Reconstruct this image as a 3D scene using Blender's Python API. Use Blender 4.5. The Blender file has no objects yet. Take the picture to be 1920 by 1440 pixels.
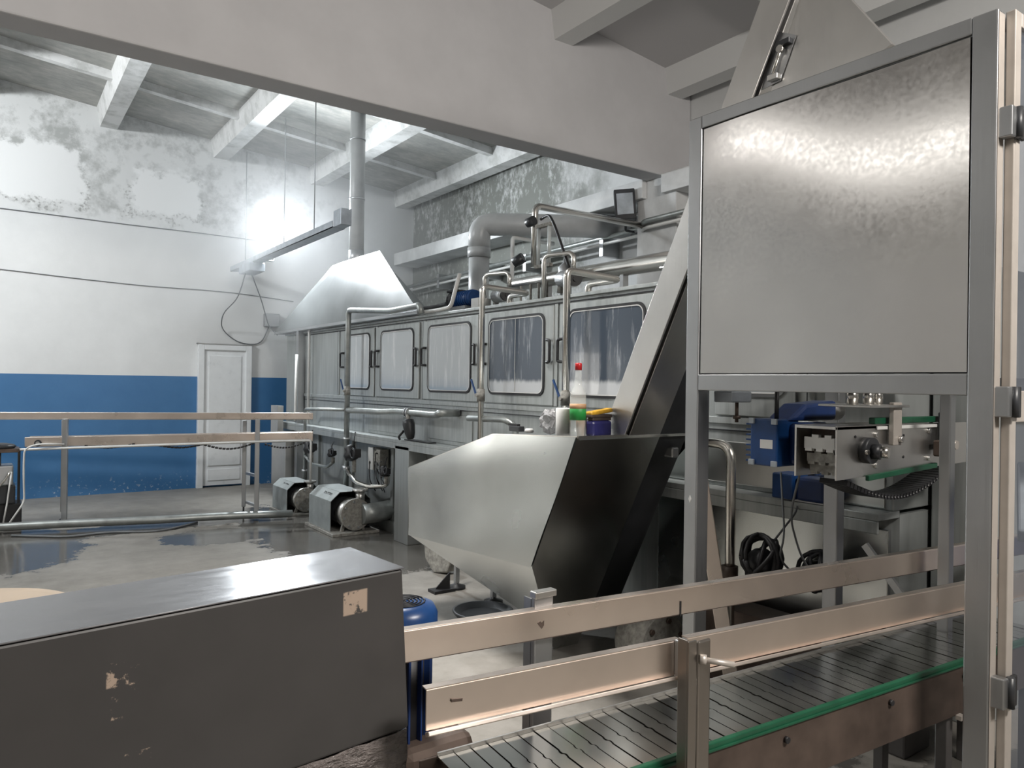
import bpy, bmesh, math, random
from mathutils import Vector, Matrix
rnd = random.Random(7)
sc = bpy.context.scene
COL = sc.collection
PI = math.pi

# ------------------------------------------------------------------ camera
yaw, roll = math.radians(35.19), math.radians(0.83)
Fv = Vector((math.sin(yaw), math.cos(yaw), 0)); Rv = Vector((math.cos(yaw), -math.sin(yaw), 0)); Uv = Vector((0, 0, 1))
rr = math.cos(roll)*Rv + math.sin(roll)*Uv; uu = -math.sin(roll)*Rv + math.cos(roll)*Uv
cam = bpy.data.objects.new('camera', bpy.data.cameras.new('camera')); COL.objects.link(cam)
M = Matrix((rr, uu, -Fv)).transposed().to_4x4(); M.translation = Vector((0, 0, 1.6)); cam.matrix_world = M
cam.data.sensor_width = 36; cam.data.lens = 36*1390/1920; cam.data.shift_y = -1/1920; cam.data.clip_start = 0.05
sc.camera = cam

# ------------------------------------------------------------------ world, lights, exposure
w = bpy.data.worlds.new('world'); sc.world = w; w.use_nodes = True
w.node_tree.nodes['Background'].inputs[0].default_value = (0.75, 0.78, 0.85, 1); w.node_tree.nodes['Background'].inputs[1].default_value = 0.05
sc.view_settings.view_transform = 'Standard'; sc.view_settings.look = 'None'; sc.view_settings.gamma = 1
sc.view_settings.use_curve_mapping = False; sc.view_settings.exposure = 0.0
def light(name, kind, loc, energy, color, target=None, **kw):
    d = bpy.data.lights.new(name, kind); d.energy = energy; d.color = color
    for k, v in kw.items(): setattr(d, k, v)
    o = bpy.data.objects.new(name, d); COL.objects.link(o); o.location = loc
    if target is not None: o.rotation_euler = (Vector(target)-Vector(loc)).to_track_quat('-Z', 'Y').to_euler()
    return o
# the burning floodlight in the far bay (faces the room, a little downward) and its weak back spill
light('floodlight_beam', 'AREA', (3.20, 10.22, 3.69), 270, (0.90, 0.96, 1.0), (2.9, 6.0, 1.9), shape='RECTANGLE', size=0.26, size_y=0.20)
light('floodlight_spill', 'POINT', (3.19, 10.12, 3.70), 22, (0.88, 0.95, 1.0), shadow_soft_size=0.08)
# lamps outside the frame: far bay left, near bay left, near bay behind the camera
light('far_bay_lamp', 'AREA', (-2.2, 8.2, 4.7), 200, (0.95, 0.98, 1.0), (0.6, 11.0, 2.4), shape='RECTANGLE', size=1.4, size_y=0.4)
def tube_light(name, p, q, face, energy, color, wid):
    p, q = Vector(p), Vector(q); xa = (q-p).normalized(); za = -(Vector(face)-xa*Vector(face).dot(xa)).normalized(); ya = za.cross(xa)
    d = bpy.data.lights.new(name, 'AREA'); d.energy = energy; d.color = color; d.shape = 'RECTANGLE'; d.size = (q-p).length; d.size_y = wid
    o = bpy.data.objects.new(name, d); COL.objects.link(o); m_ = Matrix((xa, ya, za)).transposed().to_4x4(); m_.translation = (p+q)/2; o.matrix_world = m_
tube_light('near_tube_lamp', (-1.0, 2.35, 3.38), (-1.0, 5.25, 4.1), (1, 0, -0.7), 7.5, (1.0, 0.97, 0.92), 0.05)
light('rear_bay_lamp', 'AREA', (2.2, -1.6, 4.1), 255, (1.0, 0.945, 0.885), (1.6, 2.4, 1.2), shape='RECTANGLE', size=1.5, size_y=0.5)

light('near_bay_fill', 'AREA', (1.7, 4.2, 4.45), 62, (1.0, 0.97, 0.93), (1.9, 3.7, 0), shape='RECTANGLE', size=1.2, size_y=0.3, spread=math.radians(88))  # added fill light, brightens the washer side behind the guard
sc.cycles.sample_clamp_indirect = 5.0; sc.cycles.caustics_reflective = False
# ------------------------------------------------------------------ node helpers
def newmat(name):
    m = bpy.data.materials.new(name); m.use_nodes = True
    nt = m.node_tree; return m, nt, nt.nodes['Principled BSDF']
def nd(nt, typ, **kw):
    n = nt.nodes.new(typ)
    for k, v in kw.items():
        if k in ('op',): n.operation = v
        elif isinstance(k, str) and hasattr(n, k) and k not in ('inputs',): setattr(n, k, v)
    return n
def val(nt, op, a, b=None, c=None, clamp=False):
    n = nt.nodes.new('ShaderNodeMath'); n.operation = op; n.use_clamp = clamp
    for i, x in enumerate((a, b, c)):
        if x is None: continue
        if isinstance(x, (int, float)): n.inputs[i].default_value = x
        else: nt.links.new(x, n.inputs[i])
    return n.outputs[0]
def noise(nt, vec, scale, detail=4, rough=0.55, stretch=None):
    if stretch:
        mp = nt.nodes.new('ShaderNodeMapping'); mp.inputs['Scale'].default_value = stretch
        nt.links.new(vec, mp.inputs[0]); vec = mp.outputs[0]
    n = nt.nodes.new('ShaderNodeTexNoise'); n.inputs['Scale'].default_value = scale
    n.inputs['Detail'].default_value = detail; n.inputs['Roughness'].default_value = rough
    nt.links.new(vec, n.inputs['Vector']); return n.outputs[0]
def ramp(nt, fac, stops):
    n = nt.nodes.new('ShaderNodeValToRGB'); cr = n.color_ramp
    while len(cr.elements) < len(stops): cr.elements.new(0.5)
    for e, (p, c) in zip(cr.elements, stops):
        e.position = p; e.color = (c, c, c, 1) if isinstance(c, (int, float)) else (*c, 1)
    nt.links.new(fac, n.inputs[0]); return n.outputs[0]
def mix(nt, fac, a, b):
    n = nt.nodes.new('ShaderNodeMix'); n.data_type = 'RGBA'
    for s, x in ((n.inputs['Factor'], fac), (n.inputs[6], a), (n.inputs[7], b)):
        if isinstance(x, (int, float)): s.default_value = x
        elif isinstance(x, tuple): s.default_value = (*x, 1)
        else: nt.links.new(x, s)
    return n.outputs[2]
def pos(nt):
    g = nt.nodes.new('ShaderNodeNewGeometry'); s = nt.nodes.new('ShaderNodeSeparateXYZ'); nt.links.new(g.outputs['Position'], s.inputs[0])
    return g.outputs['Position'], s.outputs[0], s.outputs[1], s.outputs[2]
def bump(nt, b, h, strength, dist=0.01):
    n = nt.nodes.new('ShaderNodeBump'); n.inputs['Strength'].default_value = strength; n.inputs['Distance'].default_value = dist
    n.inputs['Filter Width'].default_value = 1.0; nt.links.new(h, n.inputs['Height']); nt.links.new(n.outputs[0], b.inputs['Normal'])
def step(nt, x, a, b):      # smooth 0..1 between a and b
    n = nt.nodes.new('ShaderNodeMapRange'); n.interpolation_type = 'SMOOTHSTEP'
    n.inputs['From Min'].default_value = a; n.inputs['From Max'].default_value = b
    nt.links.new(x, n.inputs['Value']); return n.outputs[0]

def plain(name, col, rough=0.5, metal=0.0, var=0.12, scale=9, bmp=0.0, coat=0.0, stretch=None):
    m, nt, b = newmat(name); p = pos(nt)[0]
    n = noise(nt, p, scale, 4, 0.6, stretch)
    dark = tuple(max(0, c*(1-var*2)) for c in col); lite = tuple(min(1, c*(1+var)) for c in col)
    c = ramp(nt, n, [(0.3, dark), (0.7, lite)]); nt.links.new(c, b.inputs['Base Color'])
    b.inputs['Metallic'].default_value = metal
    r = val(nt, 'MULTIPLY_ADD', n, 0.18, rough-0.09, clamp=True); nt.links.new(r, b.inputs['Roughness'])
    b.inputs['Coat Weight'].default_value = coat
    if bmp: bump(nt, b, n, bmp, 0.004)
    return m
def brushed(name, col, rough, stretch=(1, 1, 60), bscale=12, bstr=0.08, blotch=0.10, warp=0.0):
    m, nt, b = newmat(name); p = pos(nt)[0]
    fine = noise(nt, p, bscale, 3, 0.6, stretch); big = noise(nt, p, 2.3, 4, 0.6)
    c = ramp(nt, big, [(0.3, tuple(x*(1-blotch) for x in col)), (0.7, tuple(min(1, x*(1+blotch*0.6)) for x in col))])
    nt.links.new(c, b.inputs['Base Color']); b.inputs['Metallic'].default_value = 1
    r = val(nt, 'MULTIPLY_ADD', fine, 0.16, rough-0.08); r = val(nt, 'MULTIPLY_ADD', big, 0.14, val(nt, 'SUBTRACT', r, 0.07)); nt.links.new(r, b.inputs['Roughness'])
    h = fine
    if warp:
        wv = noise(nt, p, 1.7, 0, 0.5, (1, 1, 0.6)); b1 = nt.nodes.new('ShaderNodeBump'); b1.inputs['Strength'].default_value = 0.5
        b1.inputs['Distance'].default_value = 0.02*warp; b1.inputs['Filter Width'].default_value = 1.0; nt.links.new(wv, b1.inputs['Height'])
    if bstr: bump(nt, b, h, bstr, 0.004)
    if warp and bstr: nt.links.new(b1.outputs[0], b.inputs['Normal'].links[0].from_node.inputs['Normal'])
    return m

MT = {}
MT['steel'] = brushed('brushed_steel', (0.66, 0.65, 0.63), 0.34, (60, 60, 1.0), 3, 0.10)
MT['steel_panel'] = brushed('grained_steel_panel', (0.74, 0.725, 0.71), 0.20, (1, 1, 1), 60, 0.025, 0.05)
MT['hood'] = plain('hood_sheet', (0.15, 0.16, 0.16), 0.34, 0.35, 0.10, 3)
MT['steel_rail'] = brushed('rail_steel', (0.93, 0.82, 0.74), 0.30, (1, 1, 1), 6, 0.0)
MT['hopper'] = brushed('hopper_sheet_steel', (0.66, 0.68, 0.67), 0.24, (1, 1, 1), 2, 0.0, 0.05)
MT['post_steel'] = brushed('dark_post_steel', (0.36, 0.33, 0.30), 0.34, (50, 50, 1), 3, 0.06)  # darker and browner than the frame steel
MT['frame'] = brushed('frame_steel', (0.46, 0.47, 0.48), 0.42, (50, 50, 1), 3, 0.08)
MT['tube'] = brushed('polished_tube', (0.72, 0.70, 0.66), 0.22, (1, 1, 1), 5, 0.0)
MT['tube_dull'] = plain('dull_grey_pipe', (0.40, 0.42, 0.41), 0.42, 0.75, 0.12)
MT['slat'] = brushed('slat_steel', (0.56, 0.55, 0.52), 0.18, (1, 1, 1), 7, 0.0, 0.15)
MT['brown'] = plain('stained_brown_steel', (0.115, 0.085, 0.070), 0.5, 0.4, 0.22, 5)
MT['dark'] = plain('dark_grey_paint', (0.085, 0.080, 0.078), 0.45, 0.0, 0.12, 4)
MT['black'] = plain('black_rubber', (0.018, 0.018, 0.020), 0.5, 0, 0.2)
MT['blackplastic'] = plain('black_plastic', (0.03, 0.032, 0.036), 0.4, 0, 0.15)
MT['wallpaint'] = plain('white_wall_paint', (0.74, 0.73, 0.71), 0.85, 0, 0.03, 2)
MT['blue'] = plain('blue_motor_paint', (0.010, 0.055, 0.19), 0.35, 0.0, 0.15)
MT['bluedark'] = plain('dark_blue_paint', (0.012, 0.035, 0.13), 0.4, 0.0, 0.15)
MT['green'] = plain('green_plastic', (0.010, 0.085, 0.042), 0.35, 0, 0.15)
MT['white'] = plain('white_plastic', (0.72, 0.72, 0.70), 0.35, 0, 0.04)
MT['pvc'] = plain('white_pvc_door', (0.80, 0.82, 0.83), 0.3, 0, 0.02)
MT['duct'] = plain('grey_duct_plastic', (0.42, 0.43, 0.43), 0.35, 0, 0.04)
MT['alu'] = plain('pale_aluminium', (0.53, 0.485, 0.44), 0.4, 0.4, 0.05)
MT['galv'] = plain('galvanised_tray', (0.40, 0.44, 0.48), 0.45, 0.5, 0.1)
MT['beige'] = plain('beige_lid', (0.44, 0.35, 0.26), 0.4, 0, 0.03)
MT['red'] = plain('red_cap', (0.55, 0.02, 0.025), 0.35, 0, 0.05)
MT['yellow'] = plain('yellow_foil', (0.75, 0.42, 0.04), 0.35, 0, 0.2, 30)
MT['navy'] = plain('navy_pack', (0.03, 0.03, 0.15), 0.35, 0, 0.15)
MT['peach'] = plain('tan_cup', (0.55, 0.33, 0.18), 0.5, 0, 0.1)
MT['cable'] = plain('grey_cable', (0.18, 0.19, 0.20), 0.5, 0, 0.1)
MT['limescale'] = plain('scaled_metal', (0.36, 0.35, 0.32), 0.8, 0.1, 0.22, 30, 0.4)
MT['pumpgrey'] = plain('grey_pump_cover', (0.36, 0.39, 0.39), 0.45, 0.2, 0.1)
MT['girder'] = plain('painted_concrete', (0.56, 0.555, 0.565), 0.85, 0, 0.03, 2.5, 0.05)
MT['ribpaint'] = plain('whitewashed_concrete', (0.70, 0.71, 0.71), 0.9, 0, 0.10, 3, 0.15)
MT['sight'] = plain('sight_glass', (0.62, 0.66, 0.66), 0.15, 0, 0.05)
MT['labelgreen'] = plain('green_bottle_label', (0.03, 0.33, 0.07), 0.5, 0, 0.05)
MT['ink'] = plain('ink', (0.05, 0.05, 0.05), 0.6)

# washer body: satin grey sheet with drip streaks
m, nt, b = newmat('washer_grey_sheet'); p, x_, y_, z_ = pos(nt)
st = noise(nt, p, 6, 4, 0.6, (1, 4, 0.25)); bg = noise(nt, p, 1.5, 3, 0.5)
t = val(nt, 'MULTIPLY_ADD', st, 0.6, val(nt, 'MULTIPLY', bg, 0.4))
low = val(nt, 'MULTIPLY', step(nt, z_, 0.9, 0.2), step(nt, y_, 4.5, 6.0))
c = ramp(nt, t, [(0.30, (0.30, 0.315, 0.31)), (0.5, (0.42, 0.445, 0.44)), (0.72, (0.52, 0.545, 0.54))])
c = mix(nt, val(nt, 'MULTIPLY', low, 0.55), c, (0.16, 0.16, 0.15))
nt.links.new(c, b.inputs['Base Color']); b.inputs['Metallic'].default_value = 0.45
nt.links.new(val(nt, 'MULTIPLY_ADD', t, 0.3, 0.28), b.inputs['Roughness'])
MT['washer'] = m

# window panes (wet, fogged glass)
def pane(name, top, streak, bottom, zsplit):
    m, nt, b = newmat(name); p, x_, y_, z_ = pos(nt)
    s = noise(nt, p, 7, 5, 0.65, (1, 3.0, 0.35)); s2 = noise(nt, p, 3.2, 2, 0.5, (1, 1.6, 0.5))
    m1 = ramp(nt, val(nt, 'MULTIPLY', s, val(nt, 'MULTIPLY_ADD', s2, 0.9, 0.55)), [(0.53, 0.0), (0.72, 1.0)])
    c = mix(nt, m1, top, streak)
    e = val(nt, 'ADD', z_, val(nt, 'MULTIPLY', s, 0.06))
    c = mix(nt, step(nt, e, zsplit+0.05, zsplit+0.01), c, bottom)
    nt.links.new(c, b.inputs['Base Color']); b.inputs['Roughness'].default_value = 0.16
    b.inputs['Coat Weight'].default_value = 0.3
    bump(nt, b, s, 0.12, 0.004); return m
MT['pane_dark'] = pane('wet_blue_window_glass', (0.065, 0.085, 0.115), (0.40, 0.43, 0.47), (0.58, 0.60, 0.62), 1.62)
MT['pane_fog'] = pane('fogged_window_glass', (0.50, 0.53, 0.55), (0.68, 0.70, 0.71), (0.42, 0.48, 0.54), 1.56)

# transparent glass / film
def glassy(name, tint, alpha, rough=0.05):
    m, nt, b = newmat(name)
    b.inputs['Base Color'].default_value = (*tint, 1); b.inputs['Roughness'].default_value = rough
    b.inputs['Alpha'].default_value = alpha; b.inputs['Specular IOR Level'].default_value = 0.6
    return m
MT['guard_glass'] = glassy('guard_acrylic', (0.20, 0.23, 0.29), 0.17)
m, nt, b = newmat('bottle_glass'); b.inputs['Base Color'].default_value = (0.9, 0.95, 0.93, 1); b.inputs['Roughness'].default_value = 0.05
b.inputs['Transmission Weight'].default_value = 0.0; b.inputs['Alpha'].default_value = 0.24; MT['bottle'] = m
m, nt, b = newmat('crumpled_film'); p = pos(nt)[0]
b.inputs['Base Color'].default_value = (0.55, 0.55, 0.56, 1); b.inputs['Alpha'].default_value = 0.6; b.inputs['Roughness'].default_value = 0.15
bump(nt, b, noise(nt, p, 28, 5, 0.7), 0.8, 0.02); MT['film'] = m
m, nt, b = newmat('film_wrapped_pack'); p = pos(nt)[0]
n = noise(nt, p, 14, 5, 0.7, (1, 1, 2.5)); nt.links.new(ramp(nt, n, [(0.35, (0.10, 0.085, 0.08)), (0.6, (0.22, 0.19, 0.18)), (0.72, (0.6, 0.55, 0.5))]), b.inputs['Base Color'])
b.inputs['Roughness'].default_value = 0.18; b.inputs['Coat Weight'].default_value = 0.6; bump(nt, b, n, 1.0, 0.03); MT['pack'] = m

# emitter of the burning floodlight
m, nt, b = newmat('lit_lamp_face'); b.inputs['Emission Color'].default_value = (0.92, 0.97, 1, 1); b.inputs['Emission Strength'].default_value = 60
b.inputs['Base Color'].default_value = (1, 1, 1, 1); MT['lamp'] = m

# glow of the window added outside the frame, on the back wall
m, nt, b = newmat('added_window_glow'); b.inputs['Emission Color'].default_value = (1, 0.97, 0.90, 1); b.inputs['Emission Strength'].default_value = 5.0; MT['window_glow'] = m

# steam
m = bpy.data.materials.new('steam'); m.use_nodes = True; nt = m.node_tree; nt.nodes.clear()
o_ = nt.nodes.new('ShaderNodeOutputMaterial'); v_ = nt.nodes.new('ShaderNodeVolumeScatter')
v_.inputs['Color'].default_value = (0.97, 0.985, 1, 1); v_.inputs['Density'].default_value = 0.048; v_.inputs['Anisotropy'].default_value = 0.35
nt.links.new(v_.outputs[0], o_.inputs['Volume']); MT['steam'] = m

# back wall: white paint, mould band high up, blue dado
m, nt, b = newmat('back_wall_paint'); p, x_, y_, z_ = pos(nt)
n1 = noise(nt, p, 2.2, 6, 0.65); n2 = noise(nt, p, 7.0, 6, 0.7); n3 = noise(nt, p, 25, 4, 0.6)
warp = val(nt, 'ADD', val(nt, 'MULTIPLY', val(nt, 'SUBTRACT', n2, 0.5), 0.30), val(nt, 'MULTIPLY', val(nt, 'SUBTRACT', n1, 0.5), 0.55))
xw = val(nt, 'ADD', x_, warp); zw = val(nt, 'ADD', z_, warp)
band = val(nt, 'MULTIPLY', step(nt, zw, 3.72, 4.0), step(nt, x_, 5.9, 2.6))
def rect(x0, x1, z0, z1, s=0.05):
    a = val(nt, 'MULTIPLY', step(nt, xw, x0-s, x0+s), step(nt, xw, x1+s, x1-s))
    c = val(nt, 'MULTIPLY', step(nt, zw, z0-s, z0+s), step(nt, zw, z1+s, z1-s)); return val(nt, 'MULTIPLY', a, c)
patch = val(nt, 'MAXIMUM', rect(-0.9, 1.02, 3.93, 4.70), rect(1.56, 2.52, 3.93, 4.52))
patch = val(nt, 'MAXIMUM', patch, rect(-3.4, -1.6, 3.95, 4.65))
mould = ramp(nt, val(nt, 'MULTIPLY_ADD', n2, 0.45, val(nt, 'MULTIPLY', n1, 0.55)), [(0.46, 0.0), (0.60, 1.0)])
mould = val(nt, 'MULTIPLY', val(nt, 'MULTIPLY', mould, band), val(nt, 'SUBTRACT', 1.0, patch, clamp=True))
edge = val(nt, 'MULTIPLY', rect(-0.98, 1.09, 3.86, 4.25, 0.04), val(nt, 'SUBTRACT', 1.0, patch, clamp=True))
edge2 = val(nt, 'MULTIPLY', rect(1.50, 2.60, 3.86, 4.30, 0.04), val(nt, 'SUBTRACT', 1.0, patch, clamp=True))
edge = val(nt, 'MULTIPLY', val(nt, 'MAXIMUM', edge, edge2), ramp(nt, n3, [(0.50, 0), (0.62, 1)]))
wh = ramp(nt, n1, [(0.3, (0.70, 0.71, 0.71)), (0.7, (0.76, 0.77, 0.77))])
base = mix(nt, val(nt, 'MULTIPLY', band, 0.35), wh, (0.60, 0.61, 0.60))
base = mix(nt, patch, base, (0.80, 0.81, 0.81))
base = mix(nt, val(nt, 'MULTIPLY', mould, 0.75), base, (0.30, 0.31, 0.30))
base = mix(nt, val(nt, 'MULTIPLY', edge, 0.75), base, (0.17, 0.17, 0.16))
blue = ramp(nt, n1, [(0.3, (0.040, 0.150, 0.33)), (0.7, (0.052, 0.175, 0.37))])
chip = val(nt, 'MULTIPLY', ramp(nt, n3, [(0.60, 0), (0.66, 1)]), step(nt, z_, 0.30, 0.08))
blue = mix(nt, val(nt, 'MULTIPLY', chip, 0.7), blue, (0.5, 0.55, 0.6))
dado = val(nt, 'MULTIPLY', val(nt, 'LESS_THAN', z_, 1.635), val(nt, 'GREATER_THAN', x_, -0.7))
nt.links.new(mix(nt, dado, base, blue), b.inputs['Base Color'])
nt.links.new(val(nt, 'MULTIPLY_ADD', dado, -0.35, 0.8), b.inputs['Roughness'])
bump(nt, b, val(nt, 'ADD', n2, val(nt, 'MULTIPLY', edge, 0.5)), 0.15, 0.01); MT['wall_back'] = m

# right wall: greenish black mould streaks towards the back corner
m, nt, b = newmat('right_wall_paint'); p, x_, y_, z_ = pos(nt)
n1 = noise(nt, p, 1.6, 6, 0.65); n2 = noise(nt, p, 5.0, 8, 0.75, (1, 1.6, 1.0)); n3 = noise(nt, p, 18, 4, 0.65, (1, 1, 0.6))
far = step(nt, val(nt, 'ADD', y_, val(nt, 'MULTIPLY', n1, 3.0)), 7.6, 9.2); hi = step(nt, z_, 1.9, 2.6)
f = ramp(nt, val(nt, 'MULTIPLY_ADD', n3, 0.25, val(nt, 'MULTIPLY_ADD', n2, 0.45, val(nt, 'MULTIPLY', n1, 0.30))), [(0.38, 0.0), (0.50, 1.0)])
f = val(nt, 'MULTIPLY', val(nt, 'MULTIPLY', f, far), hi)
wh = ramp(nt, n1, [(0.3, (0.66, 0.67, 0.67)), (0.7, (0.74, 0.75, 0.75))])
nt.links.new(mix(nt, val(nt, 'MULTIPLY', f, 0.9), wh, (0.185, 0.195, 0.175)), b.inputs['Base Color'])
b.inputs['Roughness'].default_value = 0.85; bump(nt, b, n2, 0.2, 0.01); MT['wall_right'] = m

# slab ceiling
m, nt, b = newmat('stained_concrete_slab'); p, x_, y_, z_ = pos(nt)
n1 = noise(nt, p, 1.4, 6, 0.65); n2 = noise(nt, p, 5, 6, 0.7, (1, 2.5, 1))
farb = step(nt, y_, 5.3, 5.9)
f = ramp(nt, val(nt, 'MULTIPLY_ADD', n2, 0.4, val(nt, 'MULTIPLY', n1, 0.6)), [(0.32, (0.62, 0.60, 0.56)), (0.48, (0.42, 0.42, 0.40)), (0.68, (0.25, 0.26, 0.25))])
nt.links.new(mix(nt, farb, (0.56, 0.55, 0.555), f), b.inputs['Base Color']); b.inputs['Roughness'].default_value = 0.9; bump(nt, b, n2, 0.15, 0.01)
MT['slab'] = m
m, nt, b = newmat('whitewashed_rib'); p, x_, y_, z_ = pos(nt)
n2 = noise(nt, p, 4, 6, 0.7); f = ramp(nt, n2, [(0.46, 0), (0.64, 1)]); f = val(nt, 'MULTIPLY', f, step(nt, y_, 5.4, 8.5))
nt.links.new(mix(nt, val(nt, 'MULTIPLY', f, 0.55), (0.72, 0.725, 0.72), (0.36, 0.37, 0.35)), b.inputs['Base Color']); b.inputs['Roughness'].default_value = 0.9; MT['rib'] = m

# floor: concrete with wet patches, plus painted shade under the near conveyor
m, nt, b = newmat('wet_shaded_concrete_floor'); p, x_, y_, z_ = pos(nt)
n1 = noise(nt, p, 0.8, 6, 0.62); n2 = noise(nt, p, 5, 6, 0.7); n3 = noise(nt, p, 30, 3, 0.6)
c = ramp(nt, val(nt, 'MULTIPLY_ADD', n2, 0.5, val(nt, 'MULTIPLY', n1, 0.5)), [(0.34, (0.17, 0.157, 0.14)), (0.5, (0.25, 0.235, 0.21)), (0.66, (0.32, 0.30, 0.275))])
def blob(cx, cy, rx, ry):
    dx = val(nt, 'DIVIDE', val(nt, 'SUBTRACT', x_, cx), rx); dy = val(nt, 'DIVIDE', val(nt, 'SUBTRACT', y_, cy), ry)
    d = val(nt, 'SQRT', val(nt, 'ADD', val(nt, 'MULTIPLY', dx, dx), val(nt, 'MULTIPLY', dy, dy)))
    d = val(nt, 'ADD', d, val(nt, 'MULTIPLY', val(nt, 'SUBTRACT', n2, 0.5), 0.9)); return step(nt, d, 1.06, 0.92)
wet_and_shade = blob(2.9, 7.6, 0.75, 1.9)
for q in ((2.9, 6.35, 0.8, 0.8), (0.15, 8.3, 0.65, 1.1), (1.3, 8.75, 1.5, 0.28), (1.9, 7.9, 0.55, 0.4), (2.2, 2.1, 1.2, 0.5), (2.9, 1.15, 1.1, 0.45)): wet_and_shade = val(nt, 'MAXIMUM', wet_and_shade, blob(*q))  # last patch darkens the floor as shade below the slat conveyor
c = mix(nt, val(nt, 'MULTIPLY', wet_and_shade, 0.72), c, (0.062, 0.060, 0.056))
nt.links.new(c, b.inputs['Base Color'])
nt.links.new(val(nt, 'MULTIPLY_ADD', wet_and_shade, -0.48, val(nt, 'MULTIPLY_ADD', n2, 0.2, 0.52)), b.inputs['Roughness'])
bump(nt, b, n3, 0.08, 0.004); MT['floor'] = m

# worn paint of the dark machine cover (chipped patches stay put on the sheet)
m, nt, b = newmat('chipped_dark_cover'); p, x_, y_, z_ = pos(nt)
n1 = noise(nt, p, 3, 4, 0.6); n2 = noise(nt, p, 34, 5, 0.7); n4 = noise(nt, p, 60, 3, 0.6)
def spot(cx, cz, rx, rz, th=0.0):
    ax = step(nt, val(nt, 'ABSOLUTE', val(nt, 'SUBTRACT', x_, cx)), rx*1.05, rx*0.9); az = step(nt, val(nt, 'ABSOLUTE', val(nt, 'SUBTRACT', z_, cz)), rz*1.05, rz*0.9)
    return val(nt, 'MULTIPLY', val(nt, 'MULTIPLY', ax, az), ramp(nt, n2, [(0.47+th, 0), (0.53+th, 1)]))
s = spot(0.660, 1.117, 0.030, 0.026, -0.05)
for q in ((0.190, 1.080, 0.018, 0.022, 0.05), (0.215, 1.095, 0.010, 0.012, 0.03), (0.20, 1.03, 0.02, 0.03, 0.15), (0.225, 0.925, 0.022, 0.010, 0.08)): s = val(nt, 'MAXIMUM', s, spot(*q))
c = ramp(nt, n1, [(0.3, (0.042, 0.040, 0.039)), (0.7, (0.054, 0.051, 0.050))])
nt.links.new(mix(nt, s, c, (0.36, 0.28, 0.22)), b.inputs['Base Color']); b.inputs['Roughness'].default_value = 0.42; MT['cover'] = m
m, nt, b = newmat('worn_metal_lid'); p = pos(nt)[0]; n1 = noise(nt, p, 6, 6, 0.7, (1, 2.5, 1))
nt.links.new(ramp(nt, n1, [(0.3, (0.17, 0.17, 0.18)), (0.7, (0.24, 0.24, 0.25))]), b.inputs['Base Color']); b.inputs['Metallic'].default_value = 0.6
nt.links.new(val(nt, 'MULTIPLY_ADD', n1, 0.30, 0.07), b.inputs['Roughness']); MT['cover_top'] = m

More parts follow.
